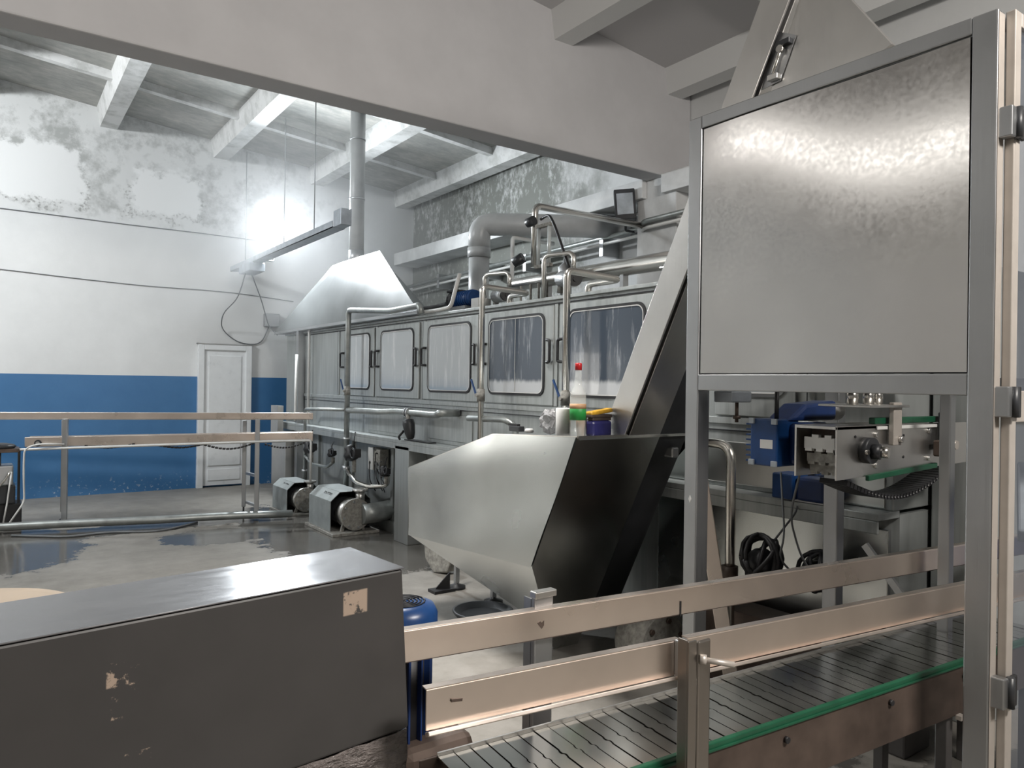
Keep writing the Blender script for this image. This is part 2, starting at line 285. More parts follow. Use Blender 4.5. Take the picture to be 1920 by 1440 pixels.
# ------------------------------------------------------------------ mesh builder
ROOT = {}
class MB:
    def __init__(s): s.v = []; s.f = []; s.sm = []
    def add(s, vs, fs, smooth=False):
        k = len(s.v); s.v += [tuple(v) for v in vs]
        for f in fs: s.f.append([k+i for i in f]); s.sm.append(smooth)
        return s
    def box(s, a, b):
        (x0, y0, z0), (x1, y1, z1) = a, b
        x0, x1 = min(x0, x1), max(x0, x1); y0, y1 = min(y0, y1), max(y0, y1); z0, z1 = min(z0, z1), max(z0, z1)
        return s.add([(x0,y0,z0),(x1,y0,z0),(x1,y1,z0),(x0,y1,z0),(x0,y0,z1),(x1,y0,z1),(x1,y1,z1),(x0,y1,z1)],
                     [(0,3,2,1),(4,5,6,7),(0,1,5,4),(1,2,6,5),(2,3,7,6),(3,0,4,7)])
    def bar(s, p, q, w, h, up=(0, 0, 1)):       # rectangular bar from p to q, w sideways, h along up
        p, q, up = Vector(p), Vector(q), Vector(up); d = (q-p).normalized(); sd = d.cross(up)
        if sd.length < 1e-4: sd = d.cross(Vector((1, 0, 0)))
        sd.normalize(); u = sd.cross(d).normalized(); vs = []
        for c in (p, q):
            for i, j in ((-1,-1),(1,-1),(1,1),(-1,1)): vs.append(c+sd*(i*w/2)+u*(j*h/2))
        return s.add(vs, [(3,2,1,0),(4,5,6,7),(0,1,5,4),(1,2,6,5),(2,3,7,6),(3,0,4,7)])
    def prism(s, poly, d):                      # planar polygon pushed along d
        n = len(poly); P = [Vector(p) for p in poly]; d = Vector(d)
        nn = Vector((0, 0, 0))
        for i in range(n): nn += P[i].cross(P[(i+1) % n])
        if nn.dot(d) > 0: P.reverse()
        vs = P+[p+d for p in P]
        return s.add(vs, [tuple(range(n)), tuple(reversed(range(n, 2*n)))]+[((i+1) % n, i, n+i, n+(i+1) % n) for i in range(n)])
    def ring(s, path, r, seg=10, caps=True):
        P = [Vector(p) for p in path]; R = r if isinstance(r, (list, tuple)) else [r]*len(P)
        t0 = (P[1]-P[0]).normalized(); a = t0.orthogonal().normalized(); vs = []; fs = []
        for i, p in enumerate(P):
            t = (P[min(i+1, len(P)-1)]-P[max(i-1, 0)]).normalized()
            a = (a-t*a.dot(t)).normalized(); b = t.cross(a)
            for k in range(seg):
                g = 2*PI*k/seg; vs.append(p+(a*math.cos(g)+b*math.sin(g))*R[i])
        for i in range(len(P)-1):
            for k in range(seg):
                fs.append((i*seg+k, i*seg+(k+1) % seg, (i+1)*seg+(k+1) % seg, (i+1)*seg+k))
        k0 = len(s.v); s.add(vs, fs, True)
        if caps:
            s.f.append([k0+k for k in reversed(range(seg))]); s.sm.append(False)
            e = k0+(len(P)-1)*seg; s.f.append([e+k for k in range(seg)]); s.sm.append(False)
        return s
    def tube(s, path, r, bend=0.06, seg=10):    # pipe with rounded corners
        P = [Vector(p) for p in path]; out = [P[0]]
        for i in range(1, len(P)-1):
            a, c, b = P[i-1], P[i], P[i+1]; l = min(bend, (a-c).length*0.49, (b-c).length*0.49)
            p, q = c+(a-c).normalized()*l, c+(b-c).normalized()*l
            for k in range(6): u = k/5; out.append(p*(1-u)**2+c*2*u*(1-u)+q*u*u)
        out.append(P[-1]); return s.ring(out, r, seg)
    def cyl(s, p, q, r, seg=16, r2=None): return s.ring([p, q], [r, r if r2 is None else r2], seg)
    def lathe(s, o, prof, axis=(0, 0, 1), seg=20):   # profile of (radius, distance along the axis)
        o = Vector(o); ax = Vector(axis).normalized(); a = ax.orthogonal().normalized(); b = ax.cross(a); vs = []; fs = []
        for r, h in prof:
            for k in range(seg):
                g = 2*PI*k/seg; vs.append(o+ax*h+(a*math.cos(g)+b*math.sin(g))*max(r, 1e-4))
        for i in range(len(prof)-1):
            for k in range(seg): fs.append((i*seg+k, i*seg+(k+1) % seg, (i+1)*seg+(k+1) % seg, (i+1)*seg+k))
        k0 = len(s.v); s.add(vs, fs, True)
        s.f.append([k0+k for k in reversed(range(seg))]); s.sm.append(False)
        e = k0+(len(prof)-1)*seg; s.f.append([e+k for k in range(seg)]); s.sm.append(False); return s
    def sphere(s, c, r, seg=12, sq=(1, 1, 1)):
        c = Vector(c); vs = []; fs = []; n = seg//2
        for i in range(1, n):
            th = PI*i/n
            for k in range(seg):
                g = 2*PI*k/seg; vs.append(c+Vector((r*sq[0]*math.sin(th)*math.cos(g), r*sq[1]*math.sin(th)*math.sin(g), r*sq[2]*math.cos(th))))
        vs += [c+Vector((0, 0, r*sq[2])), c-Vector((0, 0, r*sq[2]))]; T, B = len(vs)-2, len(vs)-1
        for i in range(n-2):
            for k in range(seg): fs.append((i*seg+k, (i+1)*seg+k, (i+1)*seg+(k+1) % seg, i*seg+(k+1) % seg))
        for k in range(seg):
            fs.append((T, k, (k+1) % seg)); fs.append((B, (n-2)*seg+(k+1) % seg, (n-2)*seg+k))
        return s.add(vs, fs, True)
    def build(s, name, mat, parent=None, bevel=0.0, kind=None):
        off = ROOT.get(parent.name, Vector((0, 0, 0))) if parent else getattr(s, 'org', Vector((0, 0, 0)))
        me = bpy.data.meshes.new(name); me.from_pydata([tuple(Vector(v)-off) for v in s.v], [], s.f)
        me.polygons.foreach_set('use_smooth', s.sm); me.materials.append(MT[mat] if isinstance(mat, str) else mat); me.update()
        o = bpy.data.objects.new(name, me); COL.objects.link(o)
        if parent: o.parent = parent
        else: o.location = off
        ROOT[o.name] = off
        if bevel:
            bv = o.modifiers.new('bevel', 'BEVEL'); bv.width = bevel; bv.segments = 2; bv.limit_method = 'ANGLE'; bv.angle_limit = math.radians(40)
        if kind: o['kind'] = kind
        return o
def thing(name, label, cat, loc, group=None):
    o = bpy.data.objects.new(name, None); COL.objects.link(o); o.location = loc; o.empty_display_size = 0.05
    ROOT[o.name] = Vector(loc); o['label'] = label; o['category'] = cat
    if group: o['group'] = group
    return o
def tag(o, label, cat, group=None):
    o['label'] = label; o['category'] = cat
    if group: o['group'] = group
    return o
def single(mb, name, mat, label, cat, loc, group=None, bevel=0.0):
    mb.org = Vector(loc); return tag(mb.build(name, mat, None, bevel), label, cat, group)
def text(body, name, mat, parent, loc, rot, size, thick=0.0006, shear=0.0):
    cu = bpy.data.curves.new(name, 'FONT'); cu.body = body; cu.size = size; cu.extrude = thick; cu.align_x = 'CENTER'; cu.align_y = 'CENTER'
    t = bpy.data.objects.new(name, cu); COL.objects.link(t); bpy.context.view_layer.update()
    me = bpy.data.meshes.new_from_object(t.evaluated_get(bpy.context.evaluated_depsgraph_get())); bpy.data.objects.remove(t)
    me.materials.clear(); me.materials.append(MT[mat]); o = bpy.data.objects.new(name, me); COL.objects.link(o)
    o.parent = parent; o.location = Vector(loc)-ROOT[parent.name]; o.rotation_euler = rot; ROOT[o.name] = ROOT[parent.name]; return o
def rrect(y0, y1, z0, z1, r, n=5):              # rounded rectangle outline in a y-z plane
    pts = []
    for cy, cz, a0 in ((y1-r, z1-r, 0), (y0+r, z1-r, 90), (y0+r, z0+r, 180), (y1-r, z0+r, 270)):
        for k in range(n+1):
            a = math.radians(a0+90*k/n); pts.append((cy+r*math.cos(a), cz+r*math.sin(a)))
    return pts
# ================================================================== THE ROOM
def slabz(x): return 5.27-0.1*(x-1.33)
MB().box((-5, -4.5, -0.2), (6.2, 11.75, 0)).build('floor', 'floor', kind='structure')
MB().box((-5.2, 11.55, -0.2), (6.2, 11.75, 6.1)).build('wall_back', 'wall_back', kind='structure')
MB().box((6.0, -4.5, -0.2), (6.2, 11.55, 6.0)).build('wall_right', 'wall_right', kind='structure')
MB().box((-5.2, -4.5, -0.2), (-5.0, 11.55, 6.1)).build('wall_left', 'wallpaint', kind='structure')
MB().box((-5.2, -4.7, -0.2), (6.2, -4.5, 6.1)).build('wall_near', 'wallpaint', kind='structure')
ceil = MB().prism([(-5.0, -4.5, slabz(-5)), (6.0, -4.5, slabz(6)), (6.0, 11.55, slabz(6)), (-5.0, 11.55, slabz(-5))], (0, 0, 0.15)).build('ceiling', 'slab', kind='structure')
RIBX = [1.30+1.483*k for k in range(-4, 4)]
for x in RIBX:
    for (y0, y1, mt) in ((5.57, 11.55, 'rib'), (-4.5, 5.31, 'rib')):
        zt = slabz(x)+0.03; zb = slabz(x)-0.245
        MB().prism([(x-0.15, y0, zt), (x+0.15, y0, zt), (x+0.105, y0, zb), (x-0.105, y0, zb)], (0, y1-y0, 0)).build('rib', mt, ceil)
for y in (10.12, 8.56, 7.0, 3.8, 2.3, 0.7, -0.9):
    for k, x in enumerate(RIBX[:-1]):
        x0, x1 = x+0.13, RIBX[k+1]-0.13
        MB().prism([(x0, y-0.05, slabz(x0)-0.10), (x1, y-0.05, slabz(x1)-0.10), (x1, y-0.05, slabz(x1)+0.02), (x0, y-0.05, slabz(x0)+0.02)], (0, 0.10, 0)).build('cross_rib', 'rib', ceil)
# main girder carried by a pilaster, ledge beam along the right wall
g_ = MB(); g_.prism([(-5, 5.31, 3.745), (5.99, 5.31, 3.745), (5.99, 5.31, slabz(5.99)+0.05), (-5, 5.31, slabz(-5)+0.05)], (0, 0.26, 0))
g_.build('trim_1', 'girder', kind='structure', bevel=0.012)
MB().box((5.62, 5.15, 0), (6.0, 5.70, 3.745)).build('trim_2', 'ribpaint', kind='structure', bevel=0.01)
MB().box((5.56, 5.57, 3.56), (6.0, 11.4, 3.76)).build('trim_3', 'ribpaint', kind='structure', bevel=0.008)
MB().box((5.56, -4.5, 3.56), (6.0, 5.31, 3.76)).build('trim_4', 'ribpaint', kind='structure', bevel=0.008)

# white pvc door in the blue and white wall
dr = MB().box((2.575, 11.50, 0.03), (3.17, 11.545, 2.03)).build('door_1', 'pvc', kind='structure')
MB().box((2.49, 11.47, 0.0), (2.575, 11.549, 2.115)).build('door_frame', 'pvc', dr, 0.006)
MB().box((3.17, 11.47, 0.0), (3.255, 11.549, 2.115)).build('door_frame', 'pvc', dr, 0.006)
MB().box((2.575, 11.47, 2.03), (3.17, 11.549, 2.115)).build('door_frame', 'pvc', dr, 0.006)
MB().box((2.64, 11.485, 0.32), (3.105, 11.50, 1.95)).build('door_panel', 'pvc', dr, 0.006)
MB().box((2.64, 11.488, 0.10), (3.105, 11.50, 0.27)).build('door_panel', 'pvc', dr, 0.006)
MB().box((2.475, 11.46, 2.115), (3.27, 11.549, 2.13)).build('door_hood', 'frame', dr)

# unseen glowing window added further left, a bright shape for the steel to reflect
wn = MB().box((-3.55, 11.53, 0.30), (-2.65, 11.545, 2.25)).build('added_window', 'window_glow', kind='structure')
for a_, b_ in (((-3.63, 11.50, 0.22), (-3.55, 11.549, 2.33)), ((-2.65, 11.50, 0.22), (-2.57, 11.549, 2.33)), ((-3.55, 11.50, 0.22), (-2.65, 11.549, 0.30)), ((-3.55, 11.50, 2.25), (-2.65, 11.549, 2.33)), ((-3.13, 11.50, 0.30), (-3.07, 11.53, 2.25))):
    MB().box(a_, b_).build('added_window_frame', 'pvc', wn)

# ================================================================== BOTTLE WASHER
W = thing('bottle_washer', 'long grey stainless bottle washing machine with a row of framed inspection windows', 'washer', (3.5, 9.9, 0))
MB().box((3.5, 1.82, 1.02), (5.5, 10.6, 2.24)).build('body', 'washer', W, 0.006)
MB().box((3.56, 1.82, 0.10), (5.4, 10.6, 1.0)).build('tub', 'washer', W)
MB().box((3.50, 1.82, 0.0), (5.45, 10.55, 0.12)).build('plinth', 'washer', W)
MB().box((3.36, 1.82, 0.985), (3.56, 10.55, 1.02)).box((3.36, 1.82, 0.925), (3.375, 10.55, 0.985)).build('bench_ledge', 'washer', W, 0.004)
rf = MB().box((3.47, 1.82, 2.235), (5.53, 10.6, 2.262)).build('roof', 'washer', W, 0.004)
MB().box((3.492, 1.82, 2.205), (3.499, 9.9, 2.215)).build('roof_joint', 'black', W)
SE = [9.86, 8.64, 7.551, 6.458, 5.415, 4.382, 3.33, 2.25]
for i, y in enumerate(SE):
    MB().box((3.488, y-0.022, 1.43), (3.4999, y+0.022, 2.205)).build('mullion', 'frame' if i == 0 else 'washer', W, 0.003)
    MB().box((3.487, y+0.020, 1.43), (3.4995, y+0.026, 2.205)).build('mullion_gap', 'blackplastic', W)
MB().box((3.486, 1.82, 1.385), (3.4999, 9.86, 1.425)).build('sill_strip', 'washer', W, 0.003)
MB().box((3.490, 1.82, 1.345), (3.4999, 9.86, 1.352)).build('sill_joint', 'blackplastic', W)
wins = [(7.69, 8.40, 'pane_fog'), (6.645, 7.42, 'pane_fog'), (5.56, 6.355, 'pane_fog'), (4.50, 5.286, 'pane_dark'), (3.43, 4.222, 'pane_dark'), (2.385, 2.815, 'pane_fog')]
def handle(y, sgn, parent, z=1.85):
    MB().tube([(3.478, y, z-0.085), (3.455, y+sgn*0.012, z-0.085), (3.450, y+sgn*0.055, z-0.080), (3.450, y+sgn*0.055, z+0.080), (3.455, y+sgn*0.012, z+0.085), (3.478, y, z+0.085)], 0.0115, 0.012, 8).build('handle', 'black', parent)
for i, (y0, y1, pm) in enumerate(wins):
    z0, z1 = 1.505, 2.15
    if i == 5: z0 = 1.545
    ey = 0.10 if i < 5 else 0.05
    d = MB().box((3.478, y0-ey, 1.435), (3.4995, y1+ey, 2.195)).build('access_door', 'washer', W, 0.004)
    o = rrect(y0, y1, z0, z1, 0.075); inn = rrect(y0+0.019, y1-0.019, z0+0.019, z1-0.019, 0.060); n = len(o)
    g = MB(); vs = [(3.470, a, b_) for a, b_ in o]+[(3.470, a, b_) for a, b_ in inn]+[(3.478, a, b_) for a, b_ in o]
    g.add(vs, [(k, (k+1) % n, n+(k+1) % n, n+k) for k in range(n)]+[((k+1) % n, k, 2*n+k, 2*n+(k+1) % n) for k in range(n)])
    g.build('gasket', 'black' if i != 5 else 'frame', d)
    tr = rrect(y0+0.019, y1-0.019, z0+0.019, z1-0.019, 0.060); t2 = rrect(y0+0.026, y1-0.026, z0+0.026, z1-0.026, 0.055)
    MB().add([(3.468, a, b_) for a, b_ in tr]+[(3.468, a, b_) for a, b_ in t2], [(k, (k+1) % n, n+(k+1) % n, n+k) for k in range(n)]).build('bright_trim', 'white', d)
    MB().prism([(3.474, a, b_) for a, b_ in inn], (0.003, 0, 0)).build('pane', pm, d)
    if i == 3: MB().box((3.4705, 4.885, 1.54), (3.4735, 4.892, 2.12)).build('pane_joint', 'steel', d)
    if i < 5:
        handle(y0-0.035, -1, d); handle(y1+0.035, 1, d)
# recessed service hatches below the windows
for (y0, y1, z0, z1) in ((2.30, 2.98, 1.045, 1.285), (6.75, 7.75, 1.06, 1.30), (5.55, 6.35, 1.06, 1.30)):
    MB().box((3.488, y0, z0), (3.4999, y1, z1)).build('hatch', 'steel' if y0 < 3 else 'washer', W, 0.004)
MB().box((3.530, 1.86, 0.13), (3.5399, 3.35, 0.92)).build('steel_sheet', 'hopper', W, 0.003); MB().box((3.540, 1.86, 0.13), (3.5599, 3.35, 0.92)).build('sheet_batten', 'frame', W)
MB().box((3.492, 3.02, 1.03), (3.4999, 3.30, 1.33)).build('steel_sheet', 'hopper', W, 0.002); MB().box((3.492, 1.86, 1.03), (3.4999, 2.27, 1.33)).build('steel_sheet', 'hopper', W, 0.002)
# ribs on the tub and legs
for y in (9.4, 8.3, 7.2, 6.3, 5.2, 4.1): MB().box((3.525, y-0.03, 0.1), (3.5599, y+0.03, 0.985)).build('tub_rib', 'washer', W, 0.003)
MB().box((3.36, 6.50, 0.0), (3.56, 6.80, 0.96)).build('tub_bay', 'washer', W, 0.005)
# corner post and outfeed section at the far end
MB().box((3.40, 9.84, 0.0), (3.49, 9.93, 2.33)).build('corner_post', 'frame', W, 0.004)
MB().box((3.30, 10.0, 0.12), (3.49, 10.6, 0.9)).build('outfeed_box', 'steel', W, 0.005)
MB().box((3.22, 10.1, 0.78), (3.30, 10.4, 1.25)).build('control_plate', 'steel', W, 0.004)

# white drain pipe running round the end panel, over the window line
single(MB().tube([(3.44, 9.53, 1.03), (3.44, 9.53, 2.285), (3.44, 6.7, 2.285), (3.47, 6.15, 2.285), (3.50, 5.97, 2.30), (3.500, 5.817, 2.596)], 0.019, 0.05, 8), 'white_pipe', 'white',
       'thin white plastic pipe framing the far end panel of the washer', 'pipe', (3.44, 9.53, 1.03))
single(MB().tube([(3.36, 9.80, 1.05), (3.36, 9.80, 1.25), (3.37, 9.80, 1.95)], 0.02, 0.05, 8), 'water_hose', 'white',
       'short pale hose strapped upright to the post at the far washer end', 'hose', (3.36, 9.8, 1.05))

# ------------------------------------------------------------------ exhaust hood with chimney
H = thing('exhaust_hood', 'big sloping stainless steam hood with tall chimney above the far washer end', 'hood', (4.3, 9.4, 2.27))
bs = [(3.40, 10.88, 2.30), (3.372, 9.32, 2.30), (3.372, 8.31, 2.30), (3.40, 6.44, 2.30), (4.5, 7.9, 2.30), (4.5, 10.5, 2.30)]
tp = [(3.56, 9.07, 3.07), (3.545, 8.75, 3.07), (3.545, 8.33, 3.07), (3.56, 7.66, 3.07), (3.86, 8.2, 3.07), (3.86, 8.95, 3.07)]
MB().add(bs+tp, [(k, (k+1) % 6, 6+(k+1) % 6, 6+k) for k in range(6)]+[tuple(range(6, 12))]).build('hood_shell', 'hood', H)
MB().prism([(x, y, 2.265) for x, y, z in bs], (0, 0, 0.036)).build('hood_rim', 'frame', H, 0.003)
cx, cy = 3.71, 8.66
ch = MB().cyl((cx, cy, 3.06), (cx, cy, slabz(cx)), 0.092, 24).build('chimney', 'duct', H)
MB().cyl((cx, cy, 3.06), (cx, cy, 3.22), 0.094, 24).build('soot_collar', 'frame', ch)
for z in (3.86, 4.60): MB().cyl((cx, cy, z-0.010), (cx, cy, z+0.010), 0.097, 24).build('pipe_joint', 'frame', ch)

# ------------------------------------------------------------------ upright pipes in front of the washer
def pipe_thing(name, label, path, r, mat='tube', bend=0.07, cat='pipe', seg=12, group=None):
    t = thing(name, label, cat, path[0], group)
    MB().tube(path, r, bend, seg).build('pipe', mat, t); return t
def clamp(t, p, r, axis=(0, 0, 1), mat='frame', h=0.03):
    a = Vector(axis); p = Vector(p); MB().cyl(p-a*h/2, p+a*h/2, r, 16).build('clamp', mat, t)
def lever_valve(t, p):
    x, y, z = p
    v = MB().cyl((x, y, z-0.05), (x, y, z+0.05), 0.034, 12).cyl((x-0.05, y, z), (x+0.02, y, z), 0.016, 8).build('valve', 'limescale', t)
    MB().bar((x-0.045, y+0.01, z+0.01), (x-0.05, y+0.075, z+0.13), 0.010, 0.014).build('lever', 'blue', v)
t = pipe_thing('steam_pipe', 'tall dull pipe bending over the washer beside its first window', [(3.3, 7.90, 0.33), (3.3, 7.90, 2.40), (3.315, 6.858, 2.317), (3.335, 6.270, 2.332), (3.345, 6.254, 2.251)], 0.031, 'tube_dull', 0.08)
lever_valve(t, (3.3, 7.90, 1.49)); clamp(t, (3.3, 7.90, 0.95), 0.042); clamp(t, (3.3, 7.90, 0.62), 0.045, h=0.05)
t = pipe_thing('steam_pipe', 'polished pipe rising between the third and fourth washer windows', [(3.3, 5.12, 1.02), (3.3, 5.12, 2.395), (3.74, 5.08, 2.37), (3.74, 5.36, 2.37), (3.74, 5.36, 2.26)], 0.024, 'tube', 0.05)
lever_valve(t, (3.3, 5.12, 1.50))
t = pipe_thing('steam_pipe', 'polished pipe rising between the fourth window and the widest window', [(3.3, 4.03, 1.02), (3.3, 4.03, 2.40), (3.75, 3.98, 2.37), (3.75, 4.32, 2.37), (3.75, 4.32, 2.26)], 0.026, 'tube', 0.05)
lever_valve(t, (3.3, 4.03, 1.50))
t = pipe_thing('steam_pipe', 'thin dull pipe dropping to the farther floor pump', [(3.3, 9.25, 0.36), (3.3, 9.25, 1.235), (3.3, 7.95, 1.275)], 0.020, 'tube_dull', 0.05)
clamp(t, (3.3, 9.25, 0.45), 0.034)
t = pipe_thing('spray_manifold', 'horizontal dull pipe elbowed into the washer side above the bench', [(3.3, 7.86, 1.275), (3.3, 7.05, 1.285), (3.36, 6.80, 1.30), (3.36, 5.95, 1.30), (3.30, 5.80, 1.325), (3.49, 5.78, 1.325)], 0.034, 'tube_dull', 0.05)
for y in (6.55, 6.50): clamp(t, (3.36, y, 1.30), 0.046, (0, 1, 0))
t = pipe_thing('spray_manifold', 'short dull elbow pipe sticking out behind the hopper rim', [(3.32, 5.34, 1.30), (3.32, 4.80, 1.315), (3.35, 4.72, 1.28), (3.38, 4.69, 1.10), (3.38, 4.69, 1.03)], 0.026, 'tube_dull', 0.04)
# black pressure valve hanging from the manifold
t = thing('actuator_valve', 'black cylindrical valve hanging below the horizontal pipe', 'valve', (3.32, 6.45, 1.26))
MB().cyl((3.34, 6.50, 1.285), (3.32, 6.44, 1.23), 0.02, 10).build('neck', 'limescale', t)
MB().lathe((3.32, 6.45, 1.24), [(0.02, 0), (0.055, 0.01), (0.06, 0.05), (0.05, 0.14), (0.035, 0.19), (0.02, 0.20)], (0.05, -0.25, -1), 14).build('housing', 'blackplastic', t)
MB().tube([(3.31, 6.52, 1.12), (3.30, 6.60, 1.06), (3.34, 6.66, 1.03)], 0.012, 0.02, 6).build('spout', 'black', t)
single(MB().box((3.385, 6.15, 1.0205), (3.47, 6.65, 1.031)), 'rubber_strip', 'black', 'black rubber strip lying on the washer bench under the valve', 'strip', (3.42, 6.4, 1.02))

# ------------------------------------------------------------------ two pumps on the floor
def pump(label, X, Y, s, group='pumps on the wet floor', inlet=True):
    t = thing('floor_pump', label, 'pump', (X, Y, 0), group)
    P = lambda x, y, z: (X+x*s, Y+y*s, z*s)
    # cover: sheet-metal hood open towards the camera (axis along y)
    prof = [(0.02, 0.03), (0.02, 0.34), (0.12, 0.43), (0.36, 0.43), (0.46, 0.34), (0.46, 0.03)]
    c = MB()
    for a, b_ in zip(prof[:-1], prof[1:]):
        c.add([P(a[0], 0, a[1]), P(a[0], 0.62, a[1]), P(b_[0], 0.62, b_[1]), P(b_[0], 0, b_[1])], [(0, 1, 2, 3)])
    c.add([P(a, 0.62, z) for a, z in prof], [tuple(range(6))])
    k = c.build('motor_cover', 'pumpgrey', t); so = k.modifiers.new('sheet', 'SOLIDIFY'); so.thickness = 0.006
    MB().box(P(-0.02, -0.16, 0.0), P(0.50, 0.66, 0.03)).build('base_plate', 'limescale', t, 0.004)
    MB().cyl(P(0.24, 0.5, 0.21), P(0.24, 0.05, 0.21), 0.15*s, 20).build('motor', 'blackplastic', t)
    MB().lathe(P(0.24, 0.06, 0.21), [(0.10*s, 0), (0.155*s, 0.01), (0.165*s, 0.05*s), (0.15*s, 0.10*s), (0.13*s, 0.13*s), (0.13*s, 0.17*s)], (0, -1, 0), 24).build('volute', 'steel', t)
    fl = MB().cyl(P(0.24, -0.11, 0.21), P(0.24, -0.145, 0.21), 0.165*s, 24).build('flange', 'limescale', t)
    for k in range(8):
        a = 2*PI*k/8+0.2; q = P(0.24+0.135*math.cos(a), -0.145, 0.21+0.135*math.sin(a)); MB().cyl(q, (q[0], q[1]-0.014*s, q[2]), 0.013*s, 6).build('bolt', 'frame', fl)
    MB().cyl(P(0.33, -0.03, 0.30), P(0.33, -0.03, 0.44), 0.05*s, 14).cyl(P(0.33, -0.03, 0.435), P(0.33, -0.03, 0.46), 0.085*s, 16).build('outlet', 'steel', t)
    MB().bar(P(0.16, -0.05, 0.16), P(0.12, -0.05, 0.03), 0.03*s, 0.03*s).bar(P(0.32, -0.05, 0.16), P(0.36, -0.05, 0.03), 0.03*s, 0.03*s).build('foot', 'limescale', t)
    text('ENTPP', 'lettering', 'ink', t, P(0.066, 0.22, 0.389), (math.radians(50), 0, math.radians(-90)), 0.075*s)
    if inlet: MB().tube([P(0.30, -0.15, 0.21), P(0.46, -0.15, 0.215), P(0.92, -0.04, 0.23)], 0.105*s, 0.05, 20).build('inlet_pipe', 'tube_dull', t)
    return t
pump('nearer grey floor pump with wide suction pipe under the washer', 2.90, 7.38, 1.0)
pump('farther grey floor pump seen behind the nearer one', 2.89, 8.72, 0.86, inlet=False)

# valves and cables on the tub wall
def junk_valve(name, label, p, sc_, cat='valve'):
    t = thing(name, label, cat, p); x, y, z = p
    MB().lathe((x, y, z-0.06*sc_), [(0.03*sc_, 0), (0.075*sc_, 0.02*sc_), (0.08*sc_, 0.07*sc_), (0.05*sc_, 0.10*sc_), (0.05*sc_, 0.13*sc_), (0.02*sc_, 0.15*sc_)], (-0.3, 0.2, 1), 10).build('housing', 'black', t)
    MB().box((x-0.05*sc_, y-0.09*sc_, z-0.03*sc_), (x+0.03*sc_, y-0.03*sc_, z+0.05*sc_)).build('coil_block', 'black', t, 0.008)
    MB().tube([(x-0.02, y-0.03, z+0.04), (x-0.04, y-0.07*sc_, z+0.13*sc_), (x, y-0.02, z+0.20*sc_)], 0.006, 0.03, 6).build('wire', 'black', t)
    MB().ring([(x-0.06*sc_+0.004*math.sin(g), y-0.10*sc_+0.045*sc_*math.cos(g), z+0.02+0.045*sc_*math.sin(g)) for g in [2*PI*j/12 for j in range(13)]], 0.007, 6).build('handwheel', 'blackplastic', t)
    MB().cyl((x, y, z-0.05), (x, y, z-0.17*sc_), 0.022, 8).build('stem', 'limescale', t)
    return t
junk_valve('control_valve', 'round black valve beside the pipe above the nearer pump', (3.30, 7.68, 0.80), 1.2)
junk_valve('control_valve', 'black valve above the farther pump', (3.32, 9.05, 0.76), 1.1)
junk_valve('control_valve', 'small black valve with lever between the two pump pipes', (3.35, 8.42, 0.74), 0.7)
junk_valve('control_valve', 'small black valve at the end of the curved pipe by the tub', (3.40, 7.08, 0.66), 0.75)
t = thing('junction_box', 'open white terminal box full of cables on the tub wall', 'box', (3.5, 7.42, 0.75))
MB().box((3.40, 7.42, 0.64), (3.52, 7.54, 0.88)).build('box', 'white', t, 0.006)
MB().box((3.42, 7.28, 0.66), (3.52, 7.42, 0.87)).build('terminal_block', 'limescale', t)
for k in range(7):
    y = 7.22+rnd.random()*0.28; z = 0.66+rnd.random()*0.2
    MB().tube([(3.42, y, z), (3.38, y-0.03, z+0.10*rnd.random()), (3.39, y-0.10*rnd.random(), z-0.15), (3.45, y-0.05, z-0.26)], 0.006, 0.05, 5).build('wire', 'black' if k % 2 else 'cable', t)
pipe_thing('branch_pipe', 'curved bright pipe branching off just above the nearer pump', [(3.3, 7.88, 0.60), (3.28, 7.60, 0.50), (3.34, 7.35, 0.47), (3.45, 7.15, 0.50), (3.42, 7.08, 0.62)], 0.024, 'tube', 0.08)
pipe_thing('branch_pipe', 'curved thin pipe branching off above the farther pump', [(3.3, 9.23, 0.64), (3.28, 8.95, 0.57), (3.33, 8.55, 0.56), (3.36, 8.42, 0.64)], 0.018, 'tube_dull', 0.08)

# ------------------------------------------------------------------ plant on the washer roof
t = thing('roof_manifold', 'thick horizontal stainless pipe lying along the washer roof', 'pipe', (4.2, 6.0, 2.55))
MB().ring([(4.2, 6.02, 2.56), (4.2, 5.94, 2.565), (4.2, 3.0, 2.545), (4.2, 1.9, 2.54)], [0.035, 0.062, 0.075, 0.075], 20).build('pipe', 'tube', t)
for y in (5.4, 4.4, 3.2): MB().box((4.17, y-0.02, 2.26), (4.23, y+0.02, 2.50)).build('stand', 'frame', t)
def uloop(label, y, z, w_=0.28):
    t = thing('roof_loop_pipe', label, 'pipe', (4.0, y, z)); MB().tube([(3.95, y+w_/2, 2.26), (3.95, y+w_/2, z), (4.05, y-w_/2, z), (4.05, y-w_/2, z-0.16)], 0.022, 0.06, 10).build('pipe', 'tube', t)
uloop('small looped pipe on the roof beside the grey duct', 5.95, 2.66); uloop('small looped pipe standing at the roof valves', 5.00, 2.72)
pipe_thing('roof_loop_pipe', 'short hooked pipe near the elevator top on the washer roof', [(4.05, 3.85, 2.47), (4.05, 3.62, 2.47), (4.05, 3.60, 2.26)], 0.022, 'tube', 0.06)
pipe_thing('overhead_steam_pipe', 'polished overhead pipe running from washer roof to the wall', [(4.2, 5.62, 2.70), (4.2, 5.62, 3.285), (5.74, 5.62, 3.285)], 0.033, 'tube', 0.07)
t = thing('flow_meter', 'pair of upright glass flow tubes beside the tall roof pipe', 'meter', (4.15, 5.42, 2.68))
for y in (5.49, 5.33): MB().cyl((4.15, y, 2.70), (4.15, y, 3.04), 0.018, 12).build('sight_tube', 'sight', t)
